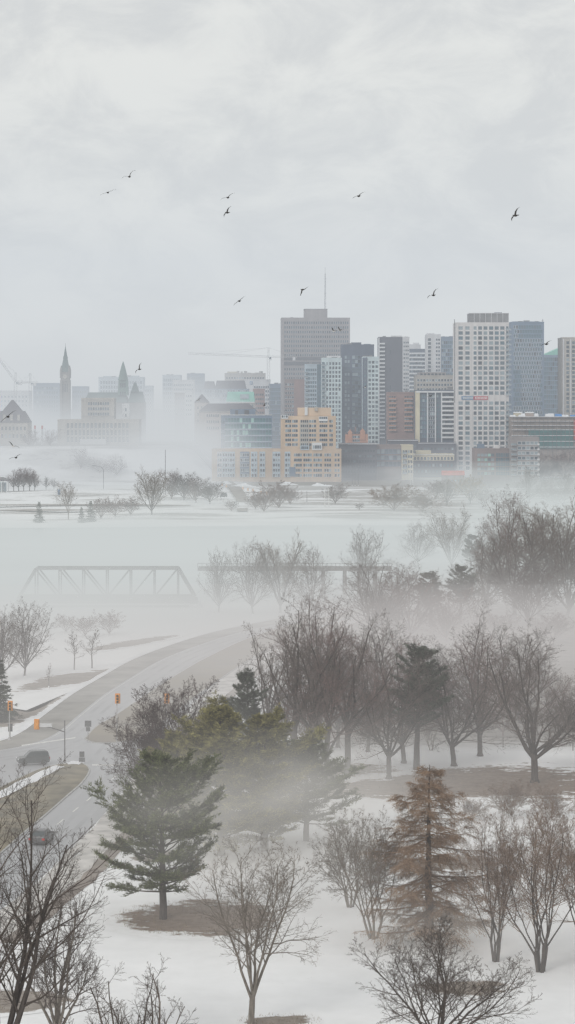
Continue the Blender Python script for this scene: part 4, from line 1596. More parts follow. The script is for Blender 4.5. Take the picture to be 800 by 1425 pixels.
for zz in (zt - 8, zt - 14, zt - 20):
    b.tube([(x - 1.1, 11.2, zz), (x + 1.1, 11.2, zz)], .08, 'steel', 4)
b.build('roof_mast', A.t)
A.clutter(3, 1.5)
A.done()

# --- lower towers in front of A
q = Bld('office_block', 'low dark teal glass block between crane and the broad slab', 374, 394, 535.5, 1800, 25, 'slate_blue')
q.windows(q.cols(374.5, 393.5, 7), q.rows(539, 630, 3.6), 1.4, 2.9, BLU, frame=None)
q.clutter(2, 2)
q.done()
q = Bld('apartment_tower', 'brown block with red brick face standing low before the broad slab', 396, 424.5, 529, 1600, 22, 'brown_brick')
q.block('wall', 409.5, 424.4, 528.2, 634, -.6, 6, 'red_brick', 'plain red brick face')
q.windows(q.cols(396.5, 409, 4), q.rows(532, 628, 3.2), 1.1, 1.6, CLR, frame='off_white')
q.clutter(2, 2)
q.done()
q = Bld('apartment_tower', 'pale blue tower with a dark glass right edge, left of the mint tower', 424, 447.5, 508.5, 1550, 22, 'pale_blue')
q.windows(q.cols(425.5, 440.5, 5), q.rows(512, 622, 3.05), 1.3, 1.9, BLU, frame=None)
q.block('glass_bay', 441, 447.3, 507, 634, -.5, 4, 'glass_blue')
q.balconies(424, 428.5, q.rows(514, 610, 3.05), 1.2, 'off_white')
q.clutter(3, 2.5)
q.done()
q = Bld('apartment_tower', 'pale mint tower with small square windows and balconies on its left', 447.5, 475.5, 499.5, 1500, 24, 'mint')
q.windows(q.cols(453, 474.5, 5), q.rows(503, 622, 3.0), 1.35, 1.9, CLR, frame=None, skip=.06)
q.balconies(447.5, 452.4, q.rows(503, 610, 3.0), 1.4, 'off_white')
q.windows(q.cols(447.8, 452, 1), q.rows(503, 610, 3.0), 1.8, 2.1, BLU, frame=None)
q.block('plant_room', 455, 474, 495, 499.3, 4, 16, 'off_white')
q.clutter(4, 2)
q.done()
q = Bld('apartment_tower', 'dark charcoal tower standing between two mint towers', 475, 520.5, 481, 1530, 26, 'charcoal')
zr = q.rows(494, 625, 3.0)
q.windows(q.cols(490, 502, 3), zr, 1.9, 2.2, (('glass_mid', 3), ('glass_light', 2), ('glass_dark', 1)), frame='slate_blue')
q.windows(q.cols(479, 487, 2), zr, 1.5, 2.0, (('glass_light', 2), ('glass_mid', 2)), frame=None)
q.windows(q.cols(506, 519, 3), zr, 1.5, 2.0, CLR, frame=None)
q.block('plant_room', 489, 503, 476.3, 480.7, 4, 16, 'charcoal')
q.block('plant_room', 507, 516, 478.3, 480.7, 5, 15, 'slate_blue')
q.clutter(3, 1.5)
q.done()
q = Bld('apartment_tower', 'right hand pale mint tower with paired windows and dark left corner', 505, 527, 498, 1480, 22, 'mint')
zr = q.rows(501, 618, 3.0)
q.windows(q.cols(512, 526.5, 3), zr, 1.7, 1.8, CLR, frame=None)
q.block('wall', 504.8, 511, 497.5, 645, -.4, 5, 'charcoal', 'dark corner strip')
q.windows(q.cols(505.5, 510.5, 1), zr, 1.5, 1.9, BLU, frame=None, y=-.4)
q.clutter(3, 1.6)
q.done()

# --- H, I, J : behind the brick row
q = Bld('apartment_tower', 'slim dark brick tower with white balcony stack and white right edge', 527, 569.5, 470.5, 1600, 24, 'charcoal_brick')
zr = q.rows(474, 610, 2.9)
q.block('wall', 560, 569.6, 468.5, 645, -.5, 8, 'white_conc', 'white right edge wall')
q.windows(q.cols(561, 569, 3), zr, .9, 1.3, CLR, frame=None, y=-.5)
q.balconies(527.2, 535.5, zr, 1.6, 'off_white', 'off_white')
q.block('wall', 526.6, 528, 470, 645, -1.8, 8, 'white_conc', 'white left fin')
q.windows(q.cols(541, 545, 1), q.rows(478, 600, 12), 1.0, 3, CLR, frame=None)
q.block('plant_room', 545, 560, 466.8, 470, 5, 15, 'white_conc')
q.clutter(4, 1.6)
q.done()
q = Bld('apartment_tower', 'light grey tower with white floor bands behind the dark brick tower', 567.5, 595, 487, 1700, 24, 'charcoal')
zr = q.rows(489, 612, 3.1)
q.bands(zr, 1.3, .9, 'off_white')
q.windows(q.cols(568.5, 594, 8), [z - 1.5 for z in zr], 1.2, 1.5, CLR, frame=None)
q.block('plant_room', 571, 586, 479, 486.6, 5, 16, 'white_conc')
q.block('plant_room', 576, 584, 476.5, 478.8, 7, 14, 'white_conc')
q.done()
q = Bld('apartment_tower', 'half white, half dark blue tower left of the tall beige tower', 594, 635, 470, 1650, 24, 'slate_blue')
zr = q.rows(474, 540, 3.0)
q.block('wall', 593.6, 613.5, 465, 645, -.6, 20, 'white_conc', 'white concrete half')
q.windows(q.cols(606, 612.5, 2), q.rows(470, 545, 3.0), 1.3, 1.5, CLR, frame=None, y=-.6)
q.windows(q.cols(595, 600, 1), q.rows(470, 545, 3.0), 2.2, 2.0, (('glass_dark', 1),), frame=None, y=-.6)
q.windows(q.cols(614.5, 634, 7), zr, 1.3, 2.2, (('glass_blue', 3), ('glass_dark', 2), ('glass_light', 1)), frame=None)
q.block('plant_room', 595, 606, 463.5, 464.8, 3, 14, 'white_conc')
q.clutter(4, 1.5)
q.done()
q = Bld('apartment_block', 'stepped brown masonry block below the half white tower', 578.5, 635, 524, 1500, 24, 'tan_stone')
q.block('wall', 583, 621, 518, 523.7, 2, 22, 'brown_conc')
q.windows(q.cols(580, 634, 13), q.rows(526, 545, 3.0), 1.4, 1.6, CLR, frame='off_white')
q.windows(q.cols(584, 620, 7), [q.Z(521)], 1.6, 1.4, CLR, frame=None, y=2)
q.clutter(5, 2)
q.done()
q = Bld('apartment_block', 'dark glazed apartment block with stacked white balconies beside the beige tower', 579, 635, 544.5, 1420, 22, 'charcoal')
zr = q.rows(548, 610, 2.9)
q.block('wall', 578.6, 584, 544, 664, -1.5, 8, 'cream', 'cream end wall')
q.balconies(615, 634, zr, 1.8, 'off_white', 'off_white')
q.windows(q.cols(584.5, 594, 3), zr, 1.3, 2.0, BLU, frame='slate_blue')
q.windows(q.cols(596, 605, 3), zr, 1.2, 1.9, CLR, frame='off_white')
q.windows(q.cols(607, 614, 2), zr, 1.3, 1.9, BLU, frame=None)
q.windows(q.cols(615, 634, 4), zr, 1.8, 1.8, CLR, frame=None)
q.bands([q.Z(545.3)], 1.0, 2.0, 'off_white', part='cornice')
q.piers([q.X(594.8), q.X(605.8), q.X(614.4)], .7, 1.4, 546, 660, 'off_white')
q.clutter(5, 2.5)
q.done()
q = Bld('apartment_block', 'red brick balcony tower below the slim dark brick tower', 539.5, 577, 547.5, 1450, 22, 'red_brick')
zr = q.rows(550, 600, 2.9)
q.balconies(541, 551, zr, 1.6, 'off_white', 'pink_brick')
q.balconies(562.5, 574, zr, 1.6, 'off_white', 'pink_brick')
q.windows(q.cols(541, 551, 3), zr, 1.2, 1.8, CLR, frame=None)
q.windows(q.cols(562.5, 575.5, 4), zr, 1.2, 1.8, CLR, frame=None)
q.clutter(4, 2)
q.done()

# --- N the tall beige tower
N = Bld('residential_tower', 'tall beige tower with a regular window grid and a banner at mid height', 634.5, 708, 450.5, 1400, 26, 'beige')
zr = N.rows(453, 655, 3.2)
zb = N.Z(553.5)
zr = [z for z in zr if abs(z - zb) > 1.6]
W9 = ((641, 2.7), (650.5, 2.7), (661, 1.9), (668, 2.4), (675.5, 2.4), (683.5, 2.7), (691, 2.7), (699, 2.7))
for px, ww in W9:
    N.windows([N.X(px)], zr, ww, 2.15, (('glass_mid', 4), ('glass_blue', 1), ('glass_dark', 1), ('glass_light', 2)), frame=None)
N.piers([N.X(p) for p in (636.2, 645.8, 655.6, 664.4, 671.8, 679.4, 687.3, 695, 703.2)], .9, .45, 451, 661, 'beige')
for i in range(len(zr) - 1):
    pass
N.balconies(703.6, 711.5, zr, 1.5, 'off_white', 'glass_light')
N.windows([N.X(705.8)], zr, 1.5, 2.1, BLU, frame=None)
N.block('plant_room', 654, 708.4, 436, 450.1, 3, 22, 'roof_grey', extra=lambda b: (b.box(N.X(653.6), N.X(708.8), 2.8, 22.2, N.Z(436) + .003, N.Z(435.2), 'white_conc'),
        *[b.box(N.X(p), N.X(p) + .3, 2.7, 3, N.Z(450), N.Z(436), 'white_conc') for p in (660, 668, 676, 684, 692, 700)]))
N.block('roof_unit', 690, 700, 434, 435.1, 8, 14, 'charcoal')
b = MB()                                                     # the sales banner: blue half and red half with white letters
z0_, z1_ = N.Z(556.2), N.Z(551.4)
b.box(N.X(642), N.X(658.5), -.62, -.5, z0_, z1_, 'banner_blue')
b.box(N.X(658.7), N.X(679), -.62, -.5, z0_, z1_, 'banner_red')
for i in range(9):
    px = 644 + i * 1.6
    b.box(N.X(px), N.X(px + .95), -.68, -.63, z0_ + .6, z1_ - .6, 'paint_white')
for i in range(9):
    px = 661 + i * 1.95
    b.box(N.X(px), N.X(px + 1.1), -.68, -.63, z0_ + .5, z1_ - .5, 'paint_white')
b.build('banner', N.t)
b = MB()
b.tube([(N.X(633.4), 6, N.Z(560)), (N.X(633.4), 6, N.Z(444))], .22, 'steel', 5)
for i in range(30):
    zz = N.Z(560) + i * 1.8
    b.tube([(N.X(633.4), 6, zz), (N.X(634.4), 6, zz)], .06, 'steel', 3)
b.build('hoist_mast', N.t)
N.done()

# --- O the mosaic tower and its neighbours
O = Bld('glass_tower', 'blue glass tower wrapped in a staggered white frame pattern', 711, 757, 449.5, 1500, 26, 'slate_blue')
zr = O.rows(452, 596, 3.1)
for i, z in enumerate(zr):
    py = HY + (CH - O.z0 - z) / O.k
    full = 472 < py < 514 or py > 563
    mid = 514 <= py <= 563
    n = 11
    for j in range(n):
        u = 714 + (755 - 714) * (j + .5 + (.5 if i % 2 else 0)) / (n + .5)
        if full or (mid and 726 < u < 752) or (py < 472 and u < 722):
            O.windows([O.X(u)], [z], 1.30, 2.25, (('glass_blue', 3), ('glass_mid', 3), ('glass_dark', 1)), frame='off_white')
        else:
            O.windows([O.X(u)], [z], 1.55, 2.4, (('glass_blue', 4), ('glass_mid', 1)), frame=None)
O.block('plant_room', 714, 752, 447, 449, 5, 18, 'slate_blue')
O.clutter(6, 2.0)
b = MB()
b.tube([(O.X(755.5), 2, O.h), (O.X(755.5), 2, O.Z(444))], .2, 'steel', 5)
b.tube([(O.X(755.5) - .8, 2, O.Z(446)), (O.X(755.5) + .8, 2, O.Z(446))], .1, 'steel', 4)
b.build('roof_mast', O.t)
O.done()
q = Bld('office_tower', 'dark blue glass tower with a slanted green roof right of the mosaic tower', 756, 784, 494, 1600, 26, 'slate_blue', parapet=0)
q.windows(q.cols(757, 783, 9), q.rows(497, 575, 3.5), 1.35, 2.9, (('glass_blue', 4), ('glass_dark', 2), ('glass_mid', 2)), frame=None)
b = MB()
bx = [(-q.w / 2, 0), (q.w / 2, 0), (q.w / 2, 26), (-q.w / 2, 26)]
zl, zh = q.h + .01, q.Z(482)
b.quad([(bx[0][0], 0, zl), (bx[1][0], 0, zl), (bx[1][0], 0, zh), ], 'copper_light')
b.quad([(bx[0][0], 0, zl), (bx[1][0], 0, zh), (bx[2][0], 26, zh), (bx[3][0], 26, zl)], 'copper_light')
b.quad([(bx[2][0], 26, zl), (bx[3][0], 26, zl), (bx[2][0], 26, zh)], 'copper_light')
b.quad([(bx[1][0], 0, zl), (bx[2][0], 26, zl), (bx[2][0], 26, zh), (bx[1][0], 0, zh)], 'copper_light')
b.build('roof', q.t)
q.done()
q = Bld('residential_tower', 'beige tower with vertical window strips cut by the right edge', 782.5, 836, 471, 1500, 26, 'tan_stone')
for px in (790, 798, 806, 815, 824):
    q.windows([q.X(px)], q.rows(474, 575, 3.0), 1.9, 2.0, CLR, frame=None)
q.piers([q.X(p) for p in (784, 794, 802, 810)], .9, .6, 472, 640, 'white_conc')
q.clutter(3, 2)
q.done()

# --- R the construction site
S = Bld('construction_site', 'half-built block with green safety netting and white tarps on its deck', 712, 822, 580, 1380, 30, 'scaffold', parapet=0, cat='building site')
b = MB()
b.box(S.X(735), S.X(797), -1.3, -1.1, S.Z(624), S.Z(597), 'net_green')
o = b.build('safety_net', S.t)
b = MB()
b.box(S.X(797.5), S.X(806), -1.5, -1.2, S.Z(612), S.Z(584), 'tarp_red')
b.build('tarpaulin', S.t)['label'] = 'red tarpaulin strip'
for zpx in (580, 586, 592, 598, 606, 614, 622):
    S.bands([S.Z(zpx)], .45, 1.6, 'white_conc', part='floor_slab')
for px in range(714, 822, 6):
    b = MB()
    b.tube([(S.X(px), -1.9, 0), (S.X(px), -1.9, S.Z(582))], .12, 'steel', 4)
    b.build('scaffold_pole', S.t)
for zpx in (583, 589, 595, 603, 611):
    b = MB()
    b.tube([(S.X(713), -1.95, S.Z(zpx)), (S.X(821), -1.95, S.Z(zpx))], .1, 'steel', 4)
    b.build('scaffold_rail', S.t)
r_ = random.Random(5)
for px in list(range(762, 800, 7)) + [716, 723, 728, 746]:
    b = MB()
    w_, h_ = r_.uniform(1.2, 2.4), r_.uniform(1.0, 2.2)
    x = S.X(px + r_.uniform(-2, 2))
    b.box(x - w_, x + w_, 1, 4, S.h + .02, S.h + h_, 'roof_snow' if r_.random() > .2 else 'tarp_blue', top=(.4, .5))
    b.build('tarpaulin', S.t)
S.done()
for i, (px, py) in enumerate(((721, 590), (737, 592))):
    q = thing('site_hut', ('left', 'right')[i] + ' one of two small pale huts on the construction deck', 'hut', at(px, 579.9, 1386), .1)
    b = MB()
    b.box(-2.6, 2.6, 0, 2.4, .02, 2.4, ('cream', 'pink_stone')[i])
    b.build('wall', q)
    b = MB()
    b.gable(-2.8, 2.8, -.2, 2.6, 2.41, 3.1, 'roof_snow')
    b.build('roof', q)

# --- S low blocks by the water
q = Bld('apartment_block', 'low grey-brown apartment block with white framed windows right of the beige tower', 711, 750, 610, 1300, 20, 'brown_conc')
zr = q.rows(613, 662, 3.0)
q.windows(q.cols(720, 749, 5), zr, 2.0, 1.8, (('glass_light', 2), ('glass_mid', 2), ('glass_dark', 1)), frame='off_white')
q.balconies(711, 718.5, zr, 1.6, 'off_white', 'glass_light')
q.balconies(747.5, 750.5, zr, 1.2, 'off_white', 'off_white')
q.clutter(3, 1.5)
q.done()
q = Bld('apartment_block', 'low dark brick block with turquoise windows at the foot of the beige tower', 660.5, 711, 626, 1310, 20, 'brown_brick')
zr = q.rows(630, 662, 3.0)
q.windows(q.cols(664, 688, 5), zr, 1.8, 1.7, (('glass_turquoise', 1), ('glass_light', 2), ('glass_mid', 2)), frame=None)
q.windows(q.cols(690, 710, 6), zr, 1.3, 2.3, (('glass_blue', 2), ('glass_mid', 2)), frame=None)
q.block('plant_room', 666, 675, 618, 625.5, 4, 12, 'slate_blue')
q.block('plant_room', 688, 696, 620, 625.5, 4, 12, 'beige')
q.done()

# --- T the orange brick complex
T = Bld('apartment_building', 'orange brick apartment complex with a stepped tower above a long base', 294.5, 475, 627, 1300, 24, 'orange_brick')
zr = T.rows(629.5, 665, 3.05)
for x0, x1, mat in ((302, 309, 'white_conc'), (309, 327, 'pale_blue'), (334, 347, 'slate_blue'), (349, 358, 'pale_blue'), (361, 369, 'pale_blue'), (379, 390, 'pale_blue'), (396, 404, 'pale_blue')):
    T.block('wall', x0, x1, 628.5, 664, -.35, 2, mat, 'pale panelled bay')
    T.windows(T.cols(x0 + .5, x1 - .5, max(2, int((x1 - x0) / 3.2))), zr, 1.15, 1.7, (('glass_mid', 2), ('glass_light', 2), ('glass_dark', 2)), frame='off_white', y=-.35)
for x0, x1, n in ((409, 420, 4), (422, 434, 4), (436, 448, 4), (451, 461, 3), (465, 473, 2)):
    T.windows(T.cols(x0, x1, n), zr, 1.15, 1.7, (('glass_mid', 2), ('glass_light', 2), ('glass_dark', 3)), frame='off_white')
T.block('door_bay', 402.5, 411, 650, 663, -.4, 1, 'slate_blue')
tw_ = T.block('tower', 390.5, 467.5, 579, 626.4, 1.5, 22, 'orange_brick')
T.block('tower', 414, 461, 567.3, 578.8, 3.0, 20, 'orange_brick')
zr2 = T.rows(583, 622, 3.0)
for x0, x1, n in ((397, 405, 3), (406.5, 414, 3), (430, 440, 3), (444.5, 455.5, 4), (458.5, 463, 2)):
    T.windows(T.cols(x0, x1, n), zr2, 1.15, 1.6, (('glass_mid', 1), ('glass_light', 1), ('glass_dark', 3)), frame='off_white', y=1.5)
T.block('wall', 417, 430, 585, 626, 1.1, 4, 'tan_stone', 'tan centre bay')
T.windows(T.cols(418, 429, 4), zr2, .8, 1.5, (('glass_mid', 1), ('glass_dark', 2)), frame=None, y=1.1)
T.block('balcony_bay', 391, 401, 577.6, 582.6, 1.0, 4, 'off_white')
T.block('balcony_bay', 443.5, 456, 579.6, 586, 1.0, 4, 'off_white')
T.block('balcony_bay', 418, 430, 620, 626.2, -.5, 3, 'pale_blue')
T.block('balcony_bay', 434, 448, 616, 626.2, -.6, 3, 'off_white')
T.windows(T.cols(419, 429, 4), [T.Z(623)], .9, 1.6, CLR, frame=None, y=-.5)
T.windows(T.cols(435, 447, 4), [T.Z(622)], 1.1, 2.0, CLR, frame=None, y=-.6)
T.windows(T.cols(391.5, 400.5, 3), [T.Z(579.6)], 1.0, 1.3, CLR, frame=None, y=1.0)
T.windows(T.cols(444, 455.5, 4), [T.Z(581.6)], 1.0, 1.3, CLR, frame=None, y=1.0)
T.block('roof_unit', 424, 428, 566.6, 578, 2.0, 2.95, 'off_white')
T.block('roof_unit', 438, 442, 566, 572, 2.0, 2.95, 'tan_stone')
T.done()

# --- U the teal office
U = Bld('office_building', 'teal glass office box with lit turquoise panes above the orange base', 307.5, 378.5, 579, 1370, 24, 'slate_blue')
zr = U.rows(580.5, 632, 3.7)
xs = U.cols(313, 377.5, 16)
for z in zr:
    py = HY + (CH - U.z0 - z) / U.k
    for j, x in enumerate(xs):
        lighter = 2 <= j <= 9 and py < 624
        U.windows([x], [z], 1.62, 2.75, (('glass_turquoise', 2), ('glass_teal', 3)) if lighter else (('glass_teal', 4), ('glass_blue', 2)), frame=None)
U.bands([z - 1.75 for z in zr], .5, .25, 'pale_blue', 312, 378.3)
U.balconies(307.4, 312, zr, 1.2, 'slate_blue', 'glass_blue')
U.block('plant_room', 320, 355, 569.5, 578.6, 4, 18, 'slate_blue', extra=lambda b: b.box(U.X(327), U.X(331), 3.9, 4, U.Z(578), U.Z(571), 'louvre'))
U.block('plant_room', 340, 346, 570.5, 578, 3.6, 3.95, 'louvre')
U.block('railing', 307.6, 378.4, 576.8, 578, -.2, -.1, 'steel_pale')
U.done()

# --- pink house and dark blocks right of the orange complex
q = Bld('brick_house', 'small pink brick house with pointed gables right of the orange tower', 481, 512, 604, 1410, 16, 'pink_brick', parapet=0)
b = MB()
b.gable(q.X(481), q.X(497), -.3, 16.3, q.h + .01, q.Z(596.5), 'slate_roof', along='y')
b.gable(q.X(497.3), q.X(512), -.3, 16.3, q.h + .01, q.Z(598), 'slate_roof', along='y')
b.build('roof', q.t)
for a_, c_, t_ in ((484, 490, 597.5), (501, 508, 596)):
    b = MB()
    b.box(q.X(a_), q.X(c_), -.6, 1, q.Z(612), q.Z(t_ + 4), 'pink_brick')
    b.gable(q.X(a_), q.X(c_), -.6, 1, q.Z(t_ + 4) + .01, q.Z(t_), 'pink_brick', along='y')
    b.build('gable_front', q.t)
q.windows(q.cols(490.5, 500.5, 4), [q.Z(608), q.Z(613)], 1.0, 1.6, CLR, frame='off_white')
q.block('chimney', 494, 496, 594, 601, 5, 7, 'red_brick')
q.done()
q = Bld('brick_building', 'long dark building with a snowy roof edge right of the orange complex', 472, 524, 619, 1330, 20, 'charcoal_brick', roof='roof_snow')
q.bands([q.h + .6], .5, .25, 'roof_snow', part='cornice')
q.windows(q.cols(476, 522, 12), q.rows(624, 660, 3.4), 1.3, 1.5, (('glass_dark', 5), ('glass_mid', 1)), frame=None)
q.done()
q = Bld('brick_building', 'dark brick building with large pale grid windows by the flagpoles', 522, 559, 621, 1340, 18, 'brown_brick')
zr = q.rows(624, 650, 4.2)
q.windows(q.cols(524, 558, 6), zr, 2.0, 2.6, (('glass_light', 2), ('glass_mid', 3)), frame='slate_blue')
q.done()
q = Bld('apartment_block', 'narrow cream and white stair block between dark brick and yellow buildings', 559, 575, 621, 1335, 18, 'cream')
q.balconies(560, 566, q.rows(625, 660, 3.1), 1.0, 'off_white', 'glass_light')
q.windows(q.cols(560, 574, 4), q.rows(625, 660, 3.1), 1.2, 1.7, CLR, frame=None)
q.done()
q = Bld('apartment_block', 'yellow cream low building with a raised centre left of the beige tower', 574, 632, 634, 1345, 18, 'cream', roof='roof_snow')
q.block('wall', 579, 600, 627, 633.7, 1, 12, 'cream')
q.block('wall', 573.7, 632.3, 641, 664, -.5, 3, 'charcoal_brick', 'dark lower storeys')
q.windows(q.cols(575, 631, 12), [q.Z(638)], 1.3, 1.9, CLR, frame=None)
q.windows(q.cols(575, 631, 11), q.rows(643, 660, 3.2), 1.4, 1.8, BLU, frame=None, y=-.5)
q.bands([q.h + .5], .4, .3, 'off_white', part='cornice')
q.done()
for i, (x0, x1, t_, D, lab) in enumerate(((540, 582, 614, 1400, 'flat brown roofline with snow below the red brick balcony tower'),
                                          (582, 634, 618, 1395, 'flat dark roofline with snow below the white balcony block'))):
    q = Bld('brick_building', lab, x0, x1, t_, D, 16, 'charcoal_brick', roof='roof_snow')
    q.bands([q.h + .6], .35, .3, 'roof_snow', part='cornice')
    q.windows(q.cols(x0 + 2, x1 - 2, 10), q.rows(t_ + 3, 650, 3.4), 1.2, 1.5, CLR, frame=None)
    q.done()
q = Bld('shop', 'low building with a red roof under the golden willow', 616, 646, 661.5, 1250, 10, 'brown_brick', parapet=0)
b = MB()
b.gable(-q.w / 2 - .4, q.w / 2 + .4, -.4, 10.4, q.h + .01, q.h + 2.6, 'tarp_red')
b.build('roof', q.t)
q.windows(q.cols(618, 645, 6), [q.h * .5], 1.2, 1.1, CLR, frame=None)
q.done()

# --- the hazy quarter left of the crane
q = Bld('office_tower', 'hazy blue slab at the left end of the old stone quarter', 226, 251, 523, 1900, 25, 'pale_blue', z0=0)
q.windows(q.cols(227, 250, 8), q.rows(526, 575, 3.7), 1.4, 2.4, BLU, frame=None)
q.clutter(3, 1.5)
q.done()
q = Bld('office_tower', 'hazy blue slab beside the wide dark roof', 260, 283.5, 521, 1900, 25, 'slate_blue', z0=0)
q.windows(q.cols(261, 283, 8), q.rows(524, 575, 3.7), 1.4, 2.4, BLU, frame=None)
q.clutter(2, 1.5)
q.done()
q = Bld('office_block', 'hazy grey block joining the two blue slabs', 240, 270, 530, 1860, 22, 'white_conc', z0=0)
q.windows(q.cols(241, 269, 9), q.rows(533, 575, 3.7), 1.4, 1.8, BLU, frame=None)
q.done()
q = Bld('office_block', 'beige hospital-like block with a flat roof and vents behind the crane mast', 312.5, 369, 520.5, 2000, 30, 'tan_stone', z0=0)
q.windows(q.cols(314, 368, 15), q.rows(523, 560, 3.8), 1.6, 1.6, CLR, frame=None)
q.block('plant_room', 316, 330, 517, 520, 4, 16, 'cream')
q.clutter(7, 2.6, 'tan_stone')
q.done()
q = Bld('office_block', 'white block with a square blue sign behind the crane mast', 341, 376, 529.5, 1850, 25, 'white_conc', z0=0)
q.windows(q.cols(353, 375, 7), q.rows(536, 570, 3.7), 1.5, 1.8, CLR, frame=None)
b = MB()
x0, x1, z0_, z1_ = q.X(347.5), q.X(351.5), q.Z(535), q.Z(530.6)
b.box(x0, x1, -.4, -.1, z0_, z1_, 'banner_blue')
mw_, hh = (x1 - x0), (z1_ - z0_)
b.box(x0 + mw_ * .25, x0 + mw_ * .37, -.46, -.41, z0_ + hh * .2, z1_ - hh * .2, 'paint_white')      # letter D
b.box(x0 + mw_ * .371, x0 + mw_ * .62, -.46, -.41, z1_ - hh * .31, z1_ - hh * .2, 'paint_white')
b.box(x0 + mw_ * .371, x0 + mw_ * .62, -.46, -.41, z0_ + hh * .2, z0_ + hh * .31, 'paint_white')
b.box(x0 + mw_ * .621, x0 + mw_ * .74, -.46, -.41, z0_ + hh * .3, z1_ - hh * .3, 'paint_white')
b.build('sign', q.t)
q.done()
q = Bld('office_block', 'wide block under a long dark slate roof left of the crane', 276, 346, 541, 1720, 30, 'slate_blue', z0=0, parapet=0)
b = MB()
b.box(q.X(299), q.X(342), 1, 28, q.h + .01, q.Z(529.5), 'slate_roof', top=(1.2, 3))
b.box(q.X(283), q.X(298.8), 1, 28, q.h + .01, q.Z(530.5), 'slate_roof', top=(1.2, 3))
b.build('roof', q.t)
q.windows(q.cols(277, 345, 19), q.rows(542, 560, 3.6), 1.6, 2.4, (('glass_blue', 2), ('glass_mid', 2), ('glass_light', 1)), frame='pale_blue')
for px in (289, 302, 318):
    q.block('spirelet', px, px + .8, 530, 541, -.6, -.2, 'slate_roof')
q.done()
q = Bld('office_block', 'building with a bright copper-green sloped roof left of the crane', 315, 354, 559, 1560, 24, 'tan_stone', z0=0, parapet=0)
b = MB()
b.box(q.X(314.6), q.X(354.4), -.5, 22, q.h + .01, q.Z(545), 'copper_light', top=(.9, 8))
for px in range(319, 353, 4):
    b.box(q.X(px), q.X(px) + .12, .35, .5, q.h + .5, q.h + 1.6, 'copper')
b.build('roof', q.t)
b = MB()
b.quad([(q.X(334), .9, q.h + 2.2), (q.X(346), .9, q.h + 2.2), (q.X(346), 3.9, q.h + 5.4), (q.X(334), 3.9, q.h + 5.4)], 'glass_light')
b.build('skylight', q.t)
q.bands([q.h - .4], .7, .6, 'off_white', part='cornice')
q.windows(q.cols(317, 353, 10), q.rows(561, 590, 3.6), 1.3, 2.0, CLR, frame=None)
q.done()
q = Bld('brick_tower', 'dull red brick block just left of the crane mast', 352, 368, 542.5, 1640, 20, 'red_brick', z0=0)
q.windows(q.cols(353, 367, 5), q.rows(546, 590, 3.5), 1.1, 1.5, CLR, frame=None)
q.done()
q = Bld('stone_building', 'pinkish stone building with a long hipped slate roof beside the teal office', 277, 357, 572.5, 1470, 24, 'pink_stone', z0=0, parapet=0)
b = MB()
b.gable(-q.w / 2 - .5, q.w / 2 + .5, -.6, 24.6, q.h + .01, q.Z(561.5), 'slate_roof', hip=6)
b.build('roof', q.t)
q.bands([q.h - .3], .5, .5, 'tan_stone', part='cornice')
q.windows(q.cols(287, 305, 6), q.rows(574, 600, 4.0), 1.1, 1.7, (('glass_dark', 1),), frame='tan_stone')
q.done()
q = Bld('stone_building', 'gabled stone tower rising at the left end of the hipped slate roof', 270.5, 290, 560, 1500, 18, 'pink_stone', z0=0, parapet=0)
b = MB()
b.gable(-q.w / 2 - .4, q.w / 2 + .4, -.4, 18.4, q.h + .01, q.Z(548.5), 'slate_roof', along='y', hip=5)
b.build('roof', q.t)
q.windows(q.cols(273, 288, 3), q.rows(563, 590, 4.0), 1.0, 1.8, (('glass_dark', 1),), frame='tan_stone')
q.done()
q = Bld('office_block', 'small pale cube block in mist left of the gabled stone tower', 257, 268, 545, 1560, 16, 'off_white', z0=0)
q.windows(q.cols(258, 267, 3), q.rows(548, 580, 3.6), 1.0, 1.6, CLR, frame=None)
q.done()
q = Bld('office_block', 'low slate roofed block in mist below the hazy blue slabs', 243, 258, 548, 1600, 16, 'brown_brick', z0=0)
q.windows(q.cols(244, 257, 4), q.rows(551, 580, 3.6), 1.0, 1.6, CLR, frame=None)
q.done()

# --- the parliament quarter on its bluff
B0 = 20.0
q = Bld('court_building', 'wide pale stone court building with two rows of windows above the fog', 80, 193, 585.5, 1400, 26, 'tan_stone', z0=B0 - .2)
zr = [q.Z(592.2), q.Z(602.2), q.Z(611.5)]
q.windows(q.cols(92, 180, 16), zr, 1.35, 3.3, (('glass_mid', 2), ('glass_dark', 2)), frame=None)
q.piers(q.cols(89.3, 182.7, 17), .7, .5, 588.3, 617, 'tan_stone')
q.bands([q.Z(597.2), q.Z(607)], .6, .3, 'tan_stone', part='string_course')
q.block('entrance', 112, 148, 611, 618.5, -3.0, -.6, 'off_white')
q.done()
q = Bld('court_building', 'taller pale stone block set back on top of the wide court building', 113, 158.5, 555.5, 1424, 18, 'tan_stone', z0=B0 - .2)
q.windows(q.cols(122, 152, 9), q.rows(558, 580, 3.6), 1.2, 1.9, (('glass_mid', 2), ('glass_dark', 1)), frame=None)
q.bands([q.Z(557), q.Z(579)], .5, .3, 'tan_stone', part='string_course')
q.done()
q = Bld('lift_tower', 'plain white stair tower right of the taller court block', 169.5, 180, 563.5, 1430, 10, 'off_white', z0=B0)
q.windows([q.X(175)], [q.Z(570), q.Z(578)], 1.0, 2.0, CLR, frame=None)
q.done()
q = Bld('gothic_building', 'gothic stone block with green copper roofs and a pointed copper spire', 116, 200, 560, 1520, 26, 'gothic', z0=B0, parapet=0)
b = MB()
b.box(q.X(116), q.X(177.8), -.5, 26, q.h + .01, q.Z(546), 'copper_dark', top=(3.2, 6))
b.build('roof', q.t)['label'] = 'long dark copper mansard roof'
b = MB()
